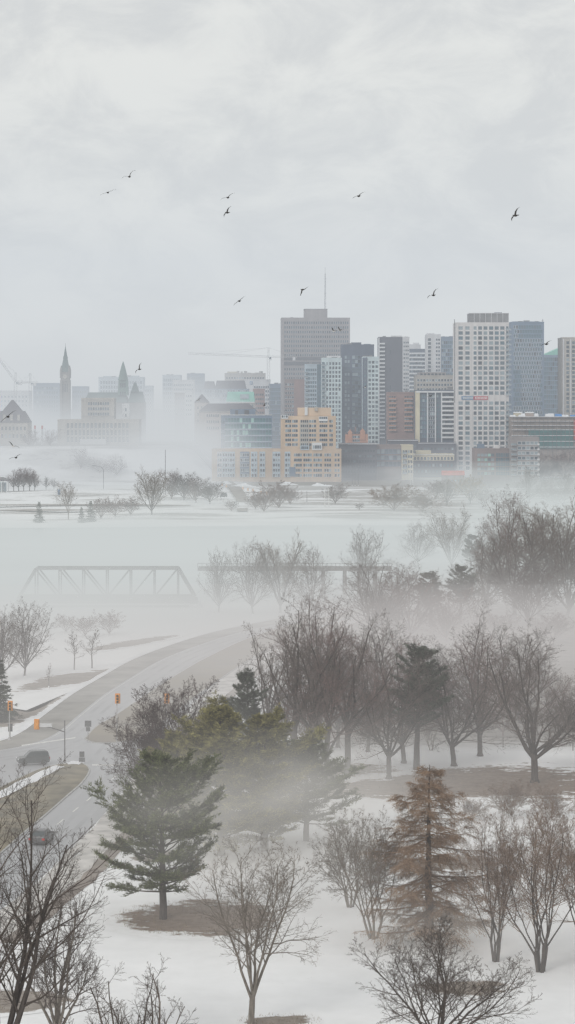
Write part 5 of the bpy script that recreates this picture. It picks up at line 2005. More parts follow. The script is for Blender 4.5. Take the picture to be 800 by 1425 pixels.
b.box(q.X(178), q.X(200), -.5, 20, q.h + .01, q.Z(545), 'copper_dark', top=(1.6, 5))
b.gable(q.X(181.5), q.X(192), 3, 14, q.Z(545) + .01, q.Z(532), 'copper_dark', hip=2)
b.build('roof', q.t)['label'] = 'steep right pavilion roof'
b = MB()
b.box(q.X(163.5), q.X(178), 2, 9, q.Z(550), q.Z(529), 'copper', top=(.5, .5))
b.build('tower', q.t)
b = MB()
b.lathe([(3.9, q.Z(529) + .01), (3.3, q.Z(525)), (2.1, q.Z(515)), (.9, q.Z(507)), (.12, q.Z(502.5))], 'copper', 8, (q.X(170.5), 5), R(22.5))
b.build('spire', q.t)
q.windows(q.cols(118, 160, 9), [q.Z(565), q.Z(573)], 1.1, 2.4, (('glass_dark', 1),), frame='tan_stone')
q.windows(q.cols(166, 175, 3), [q.Z(536), q.Z(548)], .9, 3.0, (('glass_dark', 1),), frame=None, y=2)
q.done()
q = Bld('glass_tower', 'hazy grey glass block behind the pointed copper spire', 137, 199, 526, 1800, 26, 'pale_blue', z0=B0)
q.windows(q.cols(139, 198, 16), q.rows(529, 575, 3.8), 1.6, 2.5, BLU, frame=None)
q.block('plant_room', 143, 160, 523.2, 525.6, 4, 14, 'pale_blue')
q.block('plant_room', 176, 192, 522.6, 525.6, 4, 14, 'pale_blue')
q.clutter(4, 2)
q.done()

# the clock tower
cx_, D = 91.0, 1560
t = thing('clock_tower', 'gothic clock tower with a steep dark spire and flagpole above the fog', 'tower', at(cx_, 0, D) * 1)
t.location.z = B0
k_ = D / F
Zc = lambda py: CH - (py - HY) * k_ - B0
hw = 2.7
b = MB()
b.box(-hw, hw, -hw, hw, -1, Zc(531), 'gothic')
for sx in (-1, 1):
    for sy in (-1, 1):
        b.box(sx * hw - .8, sx * hw + .8, sy * hw - .8, sy * hw + .8, -.9, Zc(529), 'gothic')
b.build('shaft', t)
b = MB()
b.box(-hw - .5, hw + .5, -hw - .5, hw + .5, Zc(531) + .01, Zc(517.5), 'gothic')
b.build('belfry', t)
for sx in (-1, 1):
    for sy in (-1, 1):
        b = MB()
        b.lathe([(.85, Zc(526)), (.85, Zc(515)), (.1, Zc(508.5))], 'gothic', 6, (sx * (hw + .2), sy * (hw + .2)))
        b.build('pinnacle', t)
b = MB()
b.lathe([(4.9, Zc(517.5) + .01), (3.5, Zc(511)), (2.5, Zc(503)), (2.0, Zc(499)), (2.2, Zc(498)), (1.4, Zc(494)), (.8, Zc(488)), (.2, Zc(482))], 'copper_dark', 4, (0, 0), R(45))
b.build('spire', t)
for ang in range(4):
    b = MB()
    b.gable(-1.0, 1.0, -3.0, -1.0, Zc(513), Zc(509), 'copper_dark', along='y')
    b.box(-.9, .9, -2.9, -1.0, Zc(517), Zc(513) - .01, 'gothic')
    o = b.build('dormer', t)
    o.rotation_euler.z = R(90 * ang)
    c_ = MB()
    c_.lathe([(1.5, 0), (1.5, .12), (1.3, .16)], 'tan_stone', 16)
    for hand, ln in ((R(50), 1.1), (R(160), 1.4)):
        c_.box(-.09, .09, 0, .01, 0, .01, 'lens_dark')
        d = (math.cos(hand), math.sin(hand))
        c_.quad([(-d[1] * .1, d[0] * .1, .18), (d[0] * ln, d[1] * ln, .18), (d[1] * .1, -d[0] * .1, .18)][::-1], 'lens_dark')
    me = c_.mesh('clock_face')
    o = link('clock_face', me, t, (math.sin(R(90 * ang)) * (hw + .52), -math.cos(R(90 * ang)) * (hw + .52), Zc(524)))
    o.rotation_euler = (R(90), 0, R(90 * ang))
    for j, px in enumerate((-1.6, 0, 1.6)):
        o = link('window', window_mesh(.9, 6.0, 'glass_dark', None), t, (math.sin(R(90 * ang)) * hw + math.cos(R(90 * ang)) * px, -math.cos(R(90 * ang)) * hw + math.sin(R(90 * ang)) * px, Zc(540)))
        o.rotation_euler.z = R(90 * ang)
b = MB()
b.tube([(0, 0, Zc(482)), (0, 0, Zc(477.5))], .1, 'steel', 5)
b.build('flagpole', t)

q = Bld('office_block', 'hazy dark blue block left of the clock tower', 46, 82, 534.5, 1700, 24, 'slate_blue', z0=B0)
q.windows(q.cols(47, 81, 10), q.rows(537, 575, 3.7), 1.4, 2.0, BLU, frame=None)
q.done()
q = Bld('office_block', 'hazy low block right of the clock tower', 100, 121, 539, 1720, 20, 'slate_blue', z0=B0)
q.windows(q.cols(101, 120, 6), q.rows(542, 575, 3.7), 1.4, 1.8, BLU, frame=None)
q.done()
q = Bld('office_block', 'hazy grey block beneath the two pale cranes at the left edge', -30, 40, 545, 1720, 24, 'white_conc', z0=B0)
q.windows(q.cols(-20, 39, 12), q.rows(549, 580, 3.7), 1.4, 1.8, BLU, frame=None)
q.done()
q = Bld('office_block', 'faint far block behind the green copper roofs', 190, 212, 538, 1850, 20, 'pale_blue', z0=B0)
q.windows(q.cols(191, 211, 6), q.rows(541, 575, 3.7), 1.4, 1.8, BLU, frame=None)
q.done()
q = Bld('stone_building', 'pale stone building with a steep dark pyramid roof at the left edge', -12, 38.5, 588, 1400, 22, 'tan_stone', z0=B0 - .2, parapet=0)
b = MB()
b.box(q.X(-12.5), q.X(39), -.5, 22.5, q.h + .01, q.Z(572), 'slate_roof', top=(4, 4))
b.gable(q.X(2), q.X(27), 4, 18, q.Z(572) + .01, q.Z(556.5), 'slate_roof', hip=5.2)
b.build('roof', q.t)
q.windows(q.cols(-10, 37, 9), q.rows(591, 612, 4.2), 1.2, 2.3, CLR, frame=None)
for px in (4, 14, 24):
    q.block('dormer', px, px + 3.5, 577, 586, .2, 3, 'tan_stone')
q.done()
for i, px in enumerate((48.6, 58.6)):
    t = thing('chimney', ('left', 'right')[i] + ' one of two slim grey chimneys with red tips in the fog', 'chimney', at(px, 0, 1390))
    t.location.z = B0 - .3
    k_ = 1390 / F
    zt = CH - (591.5 - HY) * k_ - B0
    b = MB()
    b.lathe([(.75, 0), (.55, zt - 2.2)], 'white_conc', 10)
    b.build('stack', t)
    b = MB()
    b.lathe([(.57, zt - 2.19), (.55, zt)], 'tarp_red', 10)
    b.build('tip', t)


# --- tower cranes
def crane(label, px, top, foot, D, jib, counter, jib_dz=0.0, rz=0.0, luff=None, mat='steel_pale'):
    """mast, jib, counter jib, cab, peak and ties; jib lengths in metres"""
    p = at(px, foot, D)
    t = thing('tower_crane', label, 'crane', (p.x, D, p.z), rz)
    h = CH - (top - HY) * D / F - p.z

    def lattice(b, A, B_, wd, n, r0=.10):
        A, B_ = Vector(A), Vector(B_)
        d = (B_ - A).normalized()
        u = Vector((0, 1, 0))
        v = d.cross(u).normalized()
        C4 = [(u * a + v * c) * wd / 2 for a, c in ((-1, -1), (1, -1), (1, 1), (-1, 1))]
        for o in C4:
            b.tube([A + o, B_ + o], r0, mat, 4)
        for i in range(n):
            a, c = A.lerp(B_, i / n), A.lerp(B_, (i + 1) / n)
            for j in range(4):
                o0, o1 = C4[j], C4[(j + 1) % 4]
                b.tube([a + (o0 if i % 2 else o1), c + (o1 if i % 2 else o0)], r0 * .6, mat, 3, caps=False)
    b = MB()
    lattice(b, (0, 0, 0), (0, 0, h), 2.0, max(6, int(h / 2.4)))
    b.build('mast', t)
    b = MB()
    b.box(.4, 2.2, -1.6, .4, h - 2.0, h + .4, 'off_white')
    b.box(.6, 2.0, -1.63, -1.61, h - 1.1, h + .1, 'glass_mid')
    b.build('cab', t)
    b = MB()
    if luff:
        tip = (luff[0], 0, h + luff[1])
    else:
        tip = (-jib, 0, h + jib_dz)
    lattice(b, (0, 0, h + .6), tip, 1.3, 26, .09)
    b.build('jib', t)
    b = MB()
    lattice(b, (0, 0, h + .6), (counter, 0, h + .6), 1.2, 7, .09)
    b.box(counter - 2.5 * (1 if counter > 0 else -1) - 1, counter - 2.5 * (1 if counter > 0 else -1) + 1, -.8, .8, h - 2.2, h + .2, 'white_conc')
    b.build('counter_jib', t)
    b = MB()
    pk = (0, 0, h + 7.5)
    lattice(b, (0, 0, h), pk, 1.1, 5, .09)
    b.build('peak', t)
    for e in ((Vector((0, 0, h + .6)).lerp(Vector(tip), .55)), Vector(tip) * .9 + Vector((0, 0, (h + .6) * .1)), Vector((counter * .9, 0, h + .8))):
        b = MB()
        b.tube([pk, e], .06, mat, 3)
        b.build('tie_bar', t)
    return t


crane('long grey tower crane reaching left from the broad brown slab', 373.5, 497.5, 575, 1640, 61, 22, 3.0, rz=R(3))
crane('small pale fixed-jib crane beside the clock tower', 42, 533, 560, 1640, 9, 6, 0, mat='steel_pale')
crane('pale luffing crane with its boom raised at the left edge', 21.5, 532, 560, 1620, 0, 6, luff=(-18.5, 26), mat='steel_pale')
# ------------------------------------------------------------------ bridges
def beam(name, parent, p0, p1, wd, ht, mat='bridge_steel'):
    p0, p1 = Vector(p0), Vector(p1)
    d = (p1 - p0).normalized()
    u = Vector((0, 1, 0))
    v = d.cross(u).normalized()
    b = MB()
    c = [u * wd / 2 * a + v * ht / 2 * e for a, e in ((-1, -1), (1, -1), (1, 1), (-1, 1))]
    q = [p0 + o for o in c] + [p1 + o for o in c]
    for f in ((0, 1, 2, 3), (7, 6, 5, 4), (0, 4, 5, 1), (1, 5, 6, 2), (2, 6, 7, 3), (3, 7, 4, 0)):
        b.quad([q[i] for i in f], mat)
    return b.build(name, parent)


D = 505
k_ = D / F
X = lambda px: (px - CX) * k_
t = thing('truss_bridge', 'dark steel through-truss railway span half lost in the river fog', 'bridge', (X(148), D, -1.4))
zd, zt = CH - (832 - HY) * k_ + 1.4, CH - (791.5 - HY) * k_ + 1.4
xa, xb, xc, xd = X(25) - X(148), X(49) - X(148), X(247) - X(148), X(271) - X(148)
for side in (0, 5.2):
    off = Vector((0, side, 0))
    beam('bottom_chord', t, Vector((xa, 0, zd)) + off, Vector((xd, 0, zd)) + off, .45, .75)
    beam('top_chord', t, Vector((xb, 0, zt)) + off, Vector((xc, 0, zt)) + off, .42, .5)
    beam('end_post', t, Vector((xa, 0, zd)) + off, Vector((xb, 0, zt)) + off, .42, .48)
    beam('end_post', t, Vector((xd, 0, zd)) + off, Vector((xc, 0, zt)) + off, .42, .48)
    n = 6
    for i in range(n + 1):
        x = xb + (xc - xb) * i / n
        beam('vertical', t, Vector((x, 0, zd)) + off, Vector((x, 0, zt)) + off, .3, .3)
        if i < n:
            x2 = xb + (xc - xb) * (i + 1) / n
            if i < n / 2:
                beam('diagonal', t, Vector((x, 0, zt)) + off, Vector((x2, 0, zd)) + off, .3, .34)
            else:
                beam('diagonal', t, Vector((x, 0, zd)) + off, Vector((x2, 0, zt)) + off, .3, .34)
for i in range(n + 1):
    x = xb + (xc - xb) * i / n
    b = MB()
    b.box(x - .15, x + .15, .3, 4.9, zt - .2, zt + .1, 'bridge_steel')
    b.build('portal_strut', t)
b = MB()
b.box(xa - .5, xd + .5, -.35, 5.55, zd - 1.3, zd - .5, 'bridge_steel')
for i in range(60):
    x = xa + (xd - xa) * i / 59
    b.box(x - .12, x + .12, 1.2, 4.0, zd - .495, zd - .3, 'bark')
b.build('deck', t)
for y in (1.9, 3.34):
    b = MB()
    b.box(xa - .5, xd + .5, y, y + .08, zd - .295, zd - .12, 'steel')
    b.build('rail', t)
for x in (xa, xd):
    b = MB()
    b.box(x - 1.6, x + 1.6, -1.2, 6.4, -1.5, zd - 1.31, 'white_conc', top=(.3, .5))
    b.build('pier', t)
D = 520
k_ = D / F
t = thing('girder_bridge', 'plain steel girder span on piers behind the foggy trees', 'bridge', (X(430), D, -1.4))
xa, xb = (275 - 430) * k_, (545 - 430) * k_
zg, zb_ = CH - (790 - HY) * k_ + 1.4, CH - (794.5 - HY) * k_ + 1.4
b = MB()
b.box(xa, xb, 0, .5, zb_, zg, 'bridge_steel')
b.box(xa, xb, 4.5, 5.0, zb_, zg, 'bridge_steel')
for i in range(46):
    x = xa + (xb - xa) * i / 45
    b.box(x - .05, x + .05, .1, .2, zg + .003, zg + 1.0, 'bridge_steel')
b.box(xa, xb, .1, .2, zg + 1.003, zg + 1.1, 'bridge_steel')
b.build('girder', t)
b = MB()
b.box(xa, xb, .51, 4.49, zb_ + .1, zb_ + .5, 'bridge_steel')
b.build('deck', t)
for px in (300, 345, 395, 450, 480, 500, 522):
    b = MB()
    x = (px - 430) * k_
    b.box(x - .55, x + .55, -.1, 5.1, -1.2, zb_ - .01, 'bridge_steel', top=(.15, .2))
    b.build('pier', t)


# ------------------------------------------------------------------ traffic lights and signs
def signal_head(parent, p, rz=0.0, face=False):
    """orange three-lamp head; its hooded lamps look away from the camera, or towards it"""
    b = MB()
    b.box(-.28, .28, -.16, .16, -.62, .62, 'orange')
    b.box(-.36, .36, .165, .19, -.70, .70, 'orange')
    b.box(-.22, .22, -.175, -.162, -.55, .55, 'orange')
    o = b.build('signal_head', parent, loc=p)
    o.rotation_euler.z = rz
    for z in (-.4, 0, .4):
        l = MB()
        l.lathe([(.15, 0), (.15, .22), (.13, .22)], 'lens_dark', 10)
        q = l.build('lens', o, loc=(0, -.18 if face else .195, z))
        q.rotation_euler.x = R(90 if face else -90)
    return o


def pole_base(t, h, r0=.10, r1=.065, mat='steel'):
    b = MB()
    b.tube([(0, 0, 0), (0, 0, h)], [r0, r1], mat, 8)
    b.build('pole', t)
    b = MB()
    b.box(-.22, .22, -.22, .22, 0, .09, 'white_conc')
    b.lathe([(.17, .09), (.12, .5)], mat, 8)
    b.build('base', t)


p = gp(90, 1064)
p.z = .14
t = thing('traffic_light', 'orange traffic light hung from a long arm over the grass island', 'traffic light', p)
kk = p.y / F
pole_base(t, (1064 - 1004) * kk)
e = Vector(((51.5 - 90) * kk, -.0, (1064 - 1010) * kk))
b = MB()
b.tube([(0, 0, (1064 - 1020) * kk), Vector((0, 0, (1064 - 1020) * kk)).lerp(e, .5) + Vector((0, 0, .1)), e], [.075, .06, .045], 'steel', 6)
b.build('arm', t)
signal_head(t, e + Vector((-.05, -.1, .05)))
b = MB()
b.box((63 - 90) * kk - .8, (63 - 90) * kk + .9, -.1, -.06, (1064 - 1012.5) * kk - .05, (1064 - 1012.5) * kk + .42, 'off_white')
b.build('street_sign', t)
for i, (px, base, head, heads, lab) in enumerate((
        (162.5, 1046, 972, 1, 'orange traffic light on a tall pale pole in the near carriageway'),
        (13, 1030, 982, 1, 'orange traffic light at the left edge in front of the spruce'),
        (231, 1042, 972, 1, 'orange traffic light peeping over the red twigged tree'))):
    p = gp(px, base)
    kk = p.y / F
    t = thing('traffic_light', lab, 'traffic light', p)
    pole_base(t, (base - head) * kk - .3, .085, .06, 'steel_pale')
    for j in range(heads):
        signal_head(t, Vector((.12 if j == 0 else -.12, -.2, (base - head) * kk - 2.4 * j)), face=True)
        b = MB()
        b.box(-.05, .12, -.12, .05, (base - head) * kk - 2.4 * j - .45, (base - head) * kk - 2.4 * j - .33, 'steel')
        b.build('bracket', t)
for i, (px, base, top, plates, lab) in enumerate((
        (122.5, 1030, 1004, ((.62, .62, 0), (.4, .42, .62)), 'grey-backed square road sign with smaller plate on the median nose'),
        (114, 1063, 1047, ((.45, .55, 0), (.55, .4, .55)), 'double sign on a short post at the tip of the grass island'),
        (14.3, 1028, 1007, ((.42, .8, 0),), 'tall narrow dark sign on a post below the leftmost traffic light'))):
    p = gp(px, base)
    p.z = .13 if i < 2 else 0
    kk = p.y / F
    h = (base - top) * kk
    t = thing('road_sign', lab, 'road sign', p)
    b = MB()
    b.tube([(0, 0, 0), (0, 0, h)], .035, 'steel', 6)
    b.build('post', t)
    for w_, hh, dn in plates:
        b = MB()
        b.box(-w_ * .75, w_ * .75, -.07, -.045, h - dn * 1.5 - hh * 1.4, h - dn * 1.5, 'sign_back')
        b.box(-w_ * .6, w_ * .6, -.10, -.072, h - dn * 1.5 - hh * .75, h - dn * 1.5 - hh * .68, 'steel')
        b.build('plate', t)


# ------------------------------------------------------------------ vehicles
def vehicle(name, label, cat, p, heading, L, Wd, Ht, body, suv=True, z=0.0):
    """car along local +x (front); smooth side profile, glazed cabin, wheels, lamps"""
    t = thing(name, label, cat, (p.x, p.y, z), heading)
    h = Ht
    if suv:
        prof = [(-.5, .32), (-.5, .55), (-.49, .62), (.20, .60), (.28, .585), (.46, .52), (.5, .44), (.5, .22), (.46, .17), (-.47, .17)]
        cab = [(-.485, .625), (-.44, .94), (-.38, .985), (.05, .985), (.11, .96), (.27, .60)]
    else:
        prof = [(-.5, .30), (-.5, .54), (-.48, .63), (-.33, .66), (.20, .62), (.44, .55), (.5, .46), (.5, .22), (.46, .16), (-.47, .16)]
        cab = [(-.36, .66), (-.22, .95), (-.12, .99), (.04, .98), (.10, .95), (.25, .62)]

    def loft(b, pf, y0, y1, tuck, mat):
        n = len(pf)
        A = [(x * L, -y0 if zz < .5 else -(y0 - tuck * (zz - .5) * 2), zz * h) for x, zz in pf]
        C_ = [(x, -y, zz) for x, y, zz in A]
        m = b.mi(mat)
        base = len(b.v)
        b.v += A + C_
        b.f.append(tuple(base + i for i in range(n)))
        b.f.append(tuple(base + n + i for i in reversed(range(n))))
        b.m += [m, m]
        for i in range(n):
            j = (i + 1) % n
            b.f.append((base + i, base + n + i, base + n + j, base + j))
            b.m.append(m)
    b = MB()
    loft(b, prof, Wd / 2, Wd / 2, .06 * Wd, body)
    bo = b.build('body', t)
    bm = bmesh.new()
    bm.from_mesh(bo.data)
    bmesh.ops.recalc_face_normals(bm, faces=bm.faces)
    bmesh.ops.bevel(bm, geom=[e for e in bm.edges], offset=.05, segments=2, affect='EDGES')
    bm.to_mesh(bo.data)
    bm.free()
    b = MB()
    loft(b, cab, Wd / 2 * .90, Wd / 2, .11 * Wd, body)
    co_ = b.build('cabin', t)
    bm = bmesh.new()
    bm.from_mesh(co_.data)
    bmesh.ops.recalc_face_normals(bm, faces=bm.faces)
    bm.to_mesh(co_.data)
    bm.free()
    zc0, zc1 = .655 * h, .91 * h
    yw = lambda zz: Wd / 2 * .90 - .11 * Wd * (zz / h - .5) * 2

    def lerp_edge(a, c, z_):
        (x0, z0), (x1, z1) = a, c
        u = (z_ / h - z0) / (z1 - z0)
        return (x0 + (x1 - x0) * u) * L
    rear = (cab[0], cab[1])
    front = (cab[-1], cab[-2])
    for s in (-1, 1):
        x0a, x0b = lerp_edge(*rear, zc0) + .14, lerp_edge(*rear, zc1) + .14
        x1a, x1b = lerp_edge(*front, zc0) - .14, lerp_edge(*front, zc1) - .14
        for u0, u1 in (((0, .31), (.33, .66), (.68, 1)) if suv else ((0, .47), (.5, 1))):
            pts = [(x0a + (x1a - x0a) * u0, s * (yw(zc0) + .012), zc0), (x0a + (x1a - x0a) * u1, s * (yw(zc0) + .012), zc0),
                   (x0b + (x1b - x0b) * u1, s * (yw(zc1) + .012), zc1), (x0b + (x1b - x0b) * u0, s * (yw(zc1) + .012), zc1)]
            g = MB()
            g.quad(pts if s < 0 else pts[::-1], 'car_glass')
            g.build('side_window', t)
    for nm, ed, sg in (('windscreen', front, 1), ('rear_window', rear, -1)):
        xa_, xb_ = lerp_edge(*ed, zc0) + sg * .02, lerp_edge(*ed, zc1) + sg * .02
        g = MB()
        pts = [(xa_, -yw(zc0) * .9, zc0), (xa_, yw(zc0) * .9, zc0), (xb_, yw(zc1) * .9, zc1), (xb_, -yw(zc1) * .9, zc1)]
        g.quad(pts if sg > 0 else pts[::-1], 'car_glass')
        g.build(nm, t)
    rw = .2 * h
    for x in (-.31, .31):
        for s in (-1, 1):
            wl = MB()
            wl.lathe([(rw * .6, -.10), (rw, -.09), (rw, .09), (rw * .6, .10)], 'tyre', 16)
            o = wl.build('wheel', t, loc=(x * L, s * (Wd / 2 - .07), rw))
            o.rotation_euler.x = R(90)
            rm = MB()
            rm.lathe([(rw * .62, -.115), (rw * .6, .115)], 'rim', 12)
            rm.build('rim', o)
    for s in (-1, 1):
        b = MB()
        b.box(-L / 2 - .03, -L / 2 + .06, s * Wd * .40 - .14, s * Wd * .40 + .14, .42 * h, .56 * h, 'tail_red')
        b.build('tail_light', t)
        b = MB()
        b.box(L / 2 - .10, L / 2 + .02, s * Wd * .36 - .18, s * Wd * .36 + .18, .42 * h, .49 * h, 'off_white')
        b.build('headlight', t)
        b = MB()
        b.box(.17 * L, .2 * L, s * Wd / 2 - .02 * (s < 0) - .06, s * Wd / 2 + .14, .60 * h, .68 * h, body)
        b.build('wing_mirror', t)
    return t


p0, p1 = gp(47, 1063), gp(-20, 1096)
v = gp(60, 1046) - gp(0, 1062)
vehicle('car', 'dark grey SUV waiting at the junction left of the grass island', 'car', gp(46, 1064), R(196), 4.2, 1.9, 1.85, 'car_dark', z=.03)
d = gp(84, 1144) - gp(40, 1179)
vehicle('car', 'dark car with red tail lights half hidden behind near branches', 'car', gp(58, 1172), math.atan2(d.y, d.x), 4.5, 1.85, 1.5, 'car_grey', suv=False, z=.03)
vehicle('car', 'dark van on the far riverside road by the orange barrels', 'van', gp(311, 694), R(250), 5.2, 2.1, 2.3, 'car_dark', z=.62)
vehicle('car', 'pale car in front of the dark van on the riverside road', 'car', gp(327, 704), R(245), 4.6, 1.9, 1.6, 'car_white', suv=False, z=.62)
vehicle('car', 'white car on the far road right of the golden willow', 'car', gp(757, 664), R(5), 4.8, 1.9, 1.7, 'car_white', z=.62)
b = MB()
t = thing('guard_rail', 'long pale guard rail behind the white car at the right edge', 'guard rail', gp(780, 663.2) + Vector((0, 2, .5)))
b.box(-18, 22, 0, .15, .5, .95, 'steel_pale')
b.build('rail', t)
for i in range(11):
    b = MB()
    b.box(-18 + i * 4, -17.8 + i * 4, .16, .3, 0, .9, 'steel')
    b.build('post', t)

# ------------------------------------------------------------------ far shore furniture
for i, (px, py) in enumerate(((309, 677), (315, 679), (345, 684), (363, 688), (371, 689), (383, 687), (352, 685), (338, 682))):
    p = gp(px, py)
    t = thing('traffic_barrel', 'orange construction barrel along the riverside road works', 'barrel', (p.x, p.y, .45), 0, 'orange barrels at the riverside road works')
    b = MB()
    b.lathe([(.5, 0), (.46, .12), (.42, .9), (.36, 1.3), (.2, 1.36)], 'orange', 10)
    b.build('drum', t)
    for z in (.4, .85):
        b = MB()
        b.lathe([(.47, z), (.45, z + .2)], 'paint_white', 10)
        b.build('stripe', t)
for i, (x0, x1, top, D, lab) in enumerate(((296, 326, 664.5, 1255, ''), (316, 358, 667.5, 1225, ''), (378, 424, 665.5, 1240, ''), (428, 466, 667.5, 1230, ''))):
    p = at((x0 + x1) / 2, 0, D)
    k_ = D / F
    hh = CH - (top - HY) * k_
    hw_ = (x1 - x0) * k_ / 2
    b = MB()
    nx_, ny_ = 22, 7
    r_ = random.Random(i)
    for j in range(ny_):
        for q in range(nx_):
            u, v_ = q / (nx_ - 1) * 2 - 1, j / (ny_ - 1) * 2 - 1
            z = hh * .34 * max(0, 1 - u * u) ** 1.3 * max(0, 1 - v_ * v_) ** .8 * (1 + .45 * math.sin(u * 5 + i) + r_.gauss(0, .16)) - .1
            b.v.append((u * hw_, v_ * 6, z))
    m_ = b.mi('snowbank')
    for j in range(ny_ - 1):
        for q in range(nx_ - 1):
            a = j * nx_ + q
            b.f.append((a, a + 1, a + 1 + nx_, a + nx_))
            b.m.append(m_)
    o = b.build('snow_bank', loc=(p.x, D, .3), smooth=True)
    tag(o, kind='structure')
for i, (px, base, top, lab) in enumerate(((490, 676, 645, 'leftmost of three white flagpoles before the long dark building'),
                                          (494, 676, 645.5, 'middle of three white flagpoles before the long dark building'),
                                          (498.5, 676, 646, 'rightmost of three white flagpoles before the long dark building'),
                                          (571, 673, 642, 'left one of two white poles before the yellow cream building'),
                                          (574.5, 673, 642, 'right one of two white poles before the yellow cream building'),
                                          (648, 664, 640, 'thin white pole at the left foot of the beige tower'),
                                          (751, 665, 651, 'thin white pole beside the white car'),
                                          (230, 690, 628, 'tall thin dark mast above the big willow'),
                                          (452, 705, 680, 'left one of two thin poles on the snowy far shore'),
                                          (457.5, 705, 680, 'right one of two thin poles on the snowy far shore'),
                                          (427, 700, 684, 'short post on the snow right of the dark bushes'),
                                          (68, 958, 938, 'thin pole on the snow beside the spindly sapling'))):
    p = gp(px, base)
    kk = p.y / F
    t = thing('pole', lab, 'pole', (p.x, p.y, ground_z(p.x, p.y)))
    h = (base - top) * kk
    dark = 'dark' in lab.split(' mast')[0].split() or base > 900
    m_ = 'steel' if dark else 'paint_white'
    b = MB()
    r0 = .17 if base < 800 else .06
    b.tube([(0, 0, -.1), (0, 0, h)], [r0, r0 * .6], m_, 7)
    b.build('shaft', t)
    b = MB()
    b.lathe([(r0 * 2.2, -.1), (r0 * 2.0, .3), (r0 * 1.1, .45)], 'white_conc', 8)
    b.build('base', t)
    b = MB()
    b.lathe([(r0 * .4, h), (r0 * 1.1, h + r0 * .8), (r0 * .3, h + r0 * 1.9)], m_, 8)
    b.build('finial', t)
p = gp(144, 681)
t = thing('street_lamp', 'faint street lamp with a long curved arm on the foggy shore', 'street lamp', (p.x, p.y, .2))
b = MB()
b.tube([(0, 0, 0), (0, 0, 10.5), (-.8, 0, 11.8), (-2.6, 0, 12.6), (-5.2, 0, 12.9)], [.16, .12, .1, .09, .08], 'steel', 6)
b.build('pole', t)
b = MB()
b.box(-6.3, -5.1, -.2, .2, 12.75, 13.0, 'steel', top=(.2, .08))
b.build('lamp_head', t)
p = gp(82, 690.5)
t = thing('notice_board', 'upright dark blue board standing on the left shore snow', 'sign', (p.x, p.y, .2))
b = MB()
b.box(-.65, .65, -.08, .08, .5, 3.2, 'banner_blue')
b.build('panel', t)
for s in (-1, 1):
    b = MB()
    b.box(s * .5 - .08, s * .5 + .08, .085, .2, -.1, 3.3, 'steel')
    b.build('post', t)
D = 1150
p = gp(3, 685.2)
t = thing('pavilion', 'open pavilion with a wide flat roof at the left shore edge', 'pavilion', (p.x, p.y, 0))
b = MB()
b.box(-7, 3.6, -4, 4, 6.3, 6.8, 'slate_roof')
b.gable(-7, 3.6, -4, 4, 6.81, 8.2, 'roof_grey', hip=3)
b.build('roof', t)
for x in (-6, -3, 0, 2.9):
    for y in (-3.4, 3.2):
        b = MB()
        b.box(x - .18, x + .18, y - .18, y + .18, 0, 6.29, 'off_white')
        b.build('post', t)
b = MB()
b.box(-6.5, 1.8, 3.5, 3.7, .3, 5.2, 'pale_blue')
b.build('back_panel', t)
# fences
def fence(label, pts, spacing, h, rails, mat='fence'):
    P = [gp(*q) for q in pts]
    o0 = P[0].copy()
    t = thing('fence', label, 'fence', o0)
    b = None
    for i in range(len(P) - 1):
        a, c = P[i] - o0, P[i + 1] - o0
        n = max(2, int((c - a).length / spacing))
        for j in range(n + (i == len(P) - 2)):
            q = a.lerp(c, j / n)
            b = MB()
            b.box(q.x - .06, q.x + .06, q.y - .06, q.y + .06, -.1, h, mat)
            b.build('post', t)
        for z in rails:
            b = MB()
            b.tube([a + Vector((0, 0, z)), c + Vector((0, 0, z))], .03, mat, 4)
            b.build('rail', t)


fence('dark wire fence running behind the wide maple', [(600, 1036), (700, 1040), (830, 1046)], 3.0, 1.5, (.5, .95, 1.4))
fence('low shore fence along the brown path on the left bank', [(-10, 706), (140, 705)], 6, 1.1, (.6, 1.0), 'bark')

# ------------------------------------------------------------------ birds
def bird(label, px, py, D, bank, yaw, flap, size=1.0, dark='bird_dark', pale=None, group='gulls flying over the valley'):
    """gull: one body mesh with head, tail and bill; two bent wings as parts"""
    p = at(px, py, D)
    t = thing('bird', label, 'bird', p, yaw, group)
    t.rotation_euler = (0, bank, yaw)
    t.scale = (size * .92,) * 3
    b = MB()
    b.tube([(0, -.30, .02), (0, -.24, .03), (0, -.12, 0), (0, .02, -.01), (0, .13, .015), (0, .18, .045), (0, .215, .05), (0, .25, .04), (0, .30, .03)],
           [.015, .045, .085, .095, .06, .05, .048, .022, .006], pale if pale else dark, 8)
    b.quad([(-.075, -.40, .03), (.075, -.40, .03), (.03, -.24, .04), (-.03, -.24, .04)], dark)
    b.build('body', t, smooth=True)
    for s in (-1, 1):
        w_ = MB()
        e1 = Vector((s * .36, .06, .34 * math.sin(flap)))
        sh, e2, e3 = Vector((s * .05, .05, .05)), Vector((s * .66, .0, e1.z + .24 * math.sin(flap * .3))), Vector((s * .92, -.12, e1.z + .36 * math.sin(flap * .1 - .1)))
        ch = (.12, .105, .065, .01)
        st = [sh, e1, e2, e3]
        n0 = len(w_.v)
        m_ = w_.mi(dark)
        for i, q in enumerate(st):
            c_ = ch[i]
            w_.v += [tuple(q + Vector((0, c_ * .55, .0))), tuple(q + Vector((0, 0, .018 * (1 - i / 4)))), tuple(q + Vector((0, -c_ * 1.1, -.005))), tuple(q + Vector((0, 0, -.012 * (1 - i / 4))))]
        for i in range(3):
            for j in range(4):
                a, c = n0 + i * 4 + j, n0 + i * 4 + (j + 1) % 4
                w_.f.append((a, c, c + 4, a + 4))
                w_.m.append(m_)
        w_.build('wing', t)
    return t


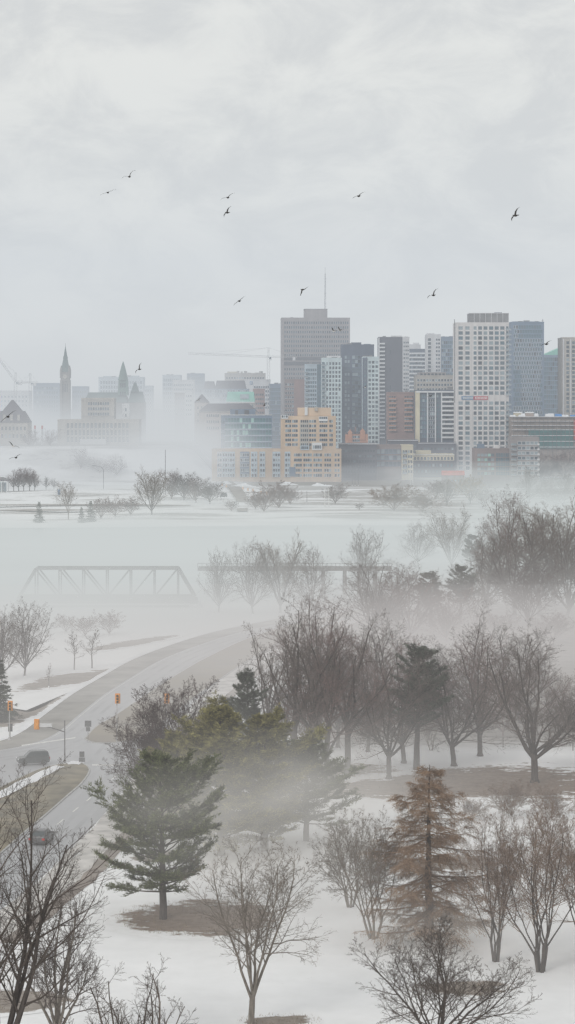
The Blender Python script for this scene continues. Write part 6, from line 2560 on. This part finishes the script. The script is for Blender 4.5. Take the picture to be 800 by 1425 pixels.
for (px, py, D, bank, yaw, flap, size, lab) in (
        (180, 246, 240, -.55, .5, .9, 1.15, 'highest gull, wings in a sharp V, upper left sky'),
        (150, 268, 240, -.38, .3, .15, 1.15, 'gull with straight slanted wings below the highest gull'),
        (317, 275, 235, -.45, .5, .45, 1.15, 'upper gull of the pair left of sky centre'),
        (316, 296, 235, -.75, 1.0, .5, 1.1, 'lower dark gull of the pair left of sky centre'),
        (499, 273, 230, -.45, .6, .35, 1.15, 'lone gull high above the broad brown slab'),
        (717, 300, 225, -.80, .9, .55, 1.3, 'lone large gull high above the mosaic tower'),
        (333, 419, 235, -.62, .5, .2, 1.1, 'gull with level slanted wings left of the roof mast'),
        (421, 403, 225, -.65, .9, -.6, 1.0, 'gull with drooping wings beside the roof mast'),
        (603, 411, 230, -.65, .6, .85, 1.1, 'gull above the half white tower'),
        (464, 461, 330, .3, 1.0, 1.15, 1.1, 'left gull of two crossing the broad slab, wings raised'),
        (473, 460, 330, -.3, 2.2, 1.15, 1.1, 'right gull of two crossing the broad slab, wings raised'),
        (760, 479, 215, -.35, .7, .4, 1.0, 'dark gull at the right edge of the mosaic tower'),
        (194, 514, 290, -.9, .8, 1.0, 1.1, 'gull beside the pointed copper spire'),
        (11, 580, 205, -.65, .5, .2, 1.15, 'gull passing in front of the pyramid roof'),
        (18, 621, 250, .45, .8, .6, 1.2, 'upper pale-bellied gull over the left fog'),
        (22, 637, 250, -.35, .6, .5, 1.1, 'lower dark gull over the left fog'),
        (276, 557, 300, -.5, .7, .4, .75, 'gull in front of the gabled stone tower'),
        (368, 564, 300, -.5, 1.2, .6, .7, 'gull just below the crane mast'),
        (470, 540, 320, -.3, .5, .5, .75, 'gull in front of the left mint tower'),
        (508, 539, 320, -.4, .9, .6, .75, 'gull in front of the right mint tower'),
        (599, 551, 300, -.25, .6, .3, .8, 'gull in front of the white balcony block')):
    bird(lab, px, py, D, bank, yaw, flap, size, pale='bird_pale' if 'pale' in lab or 'crossing' in lab or 'tower' in lab.split('gull')[1] and D > 290 else None)
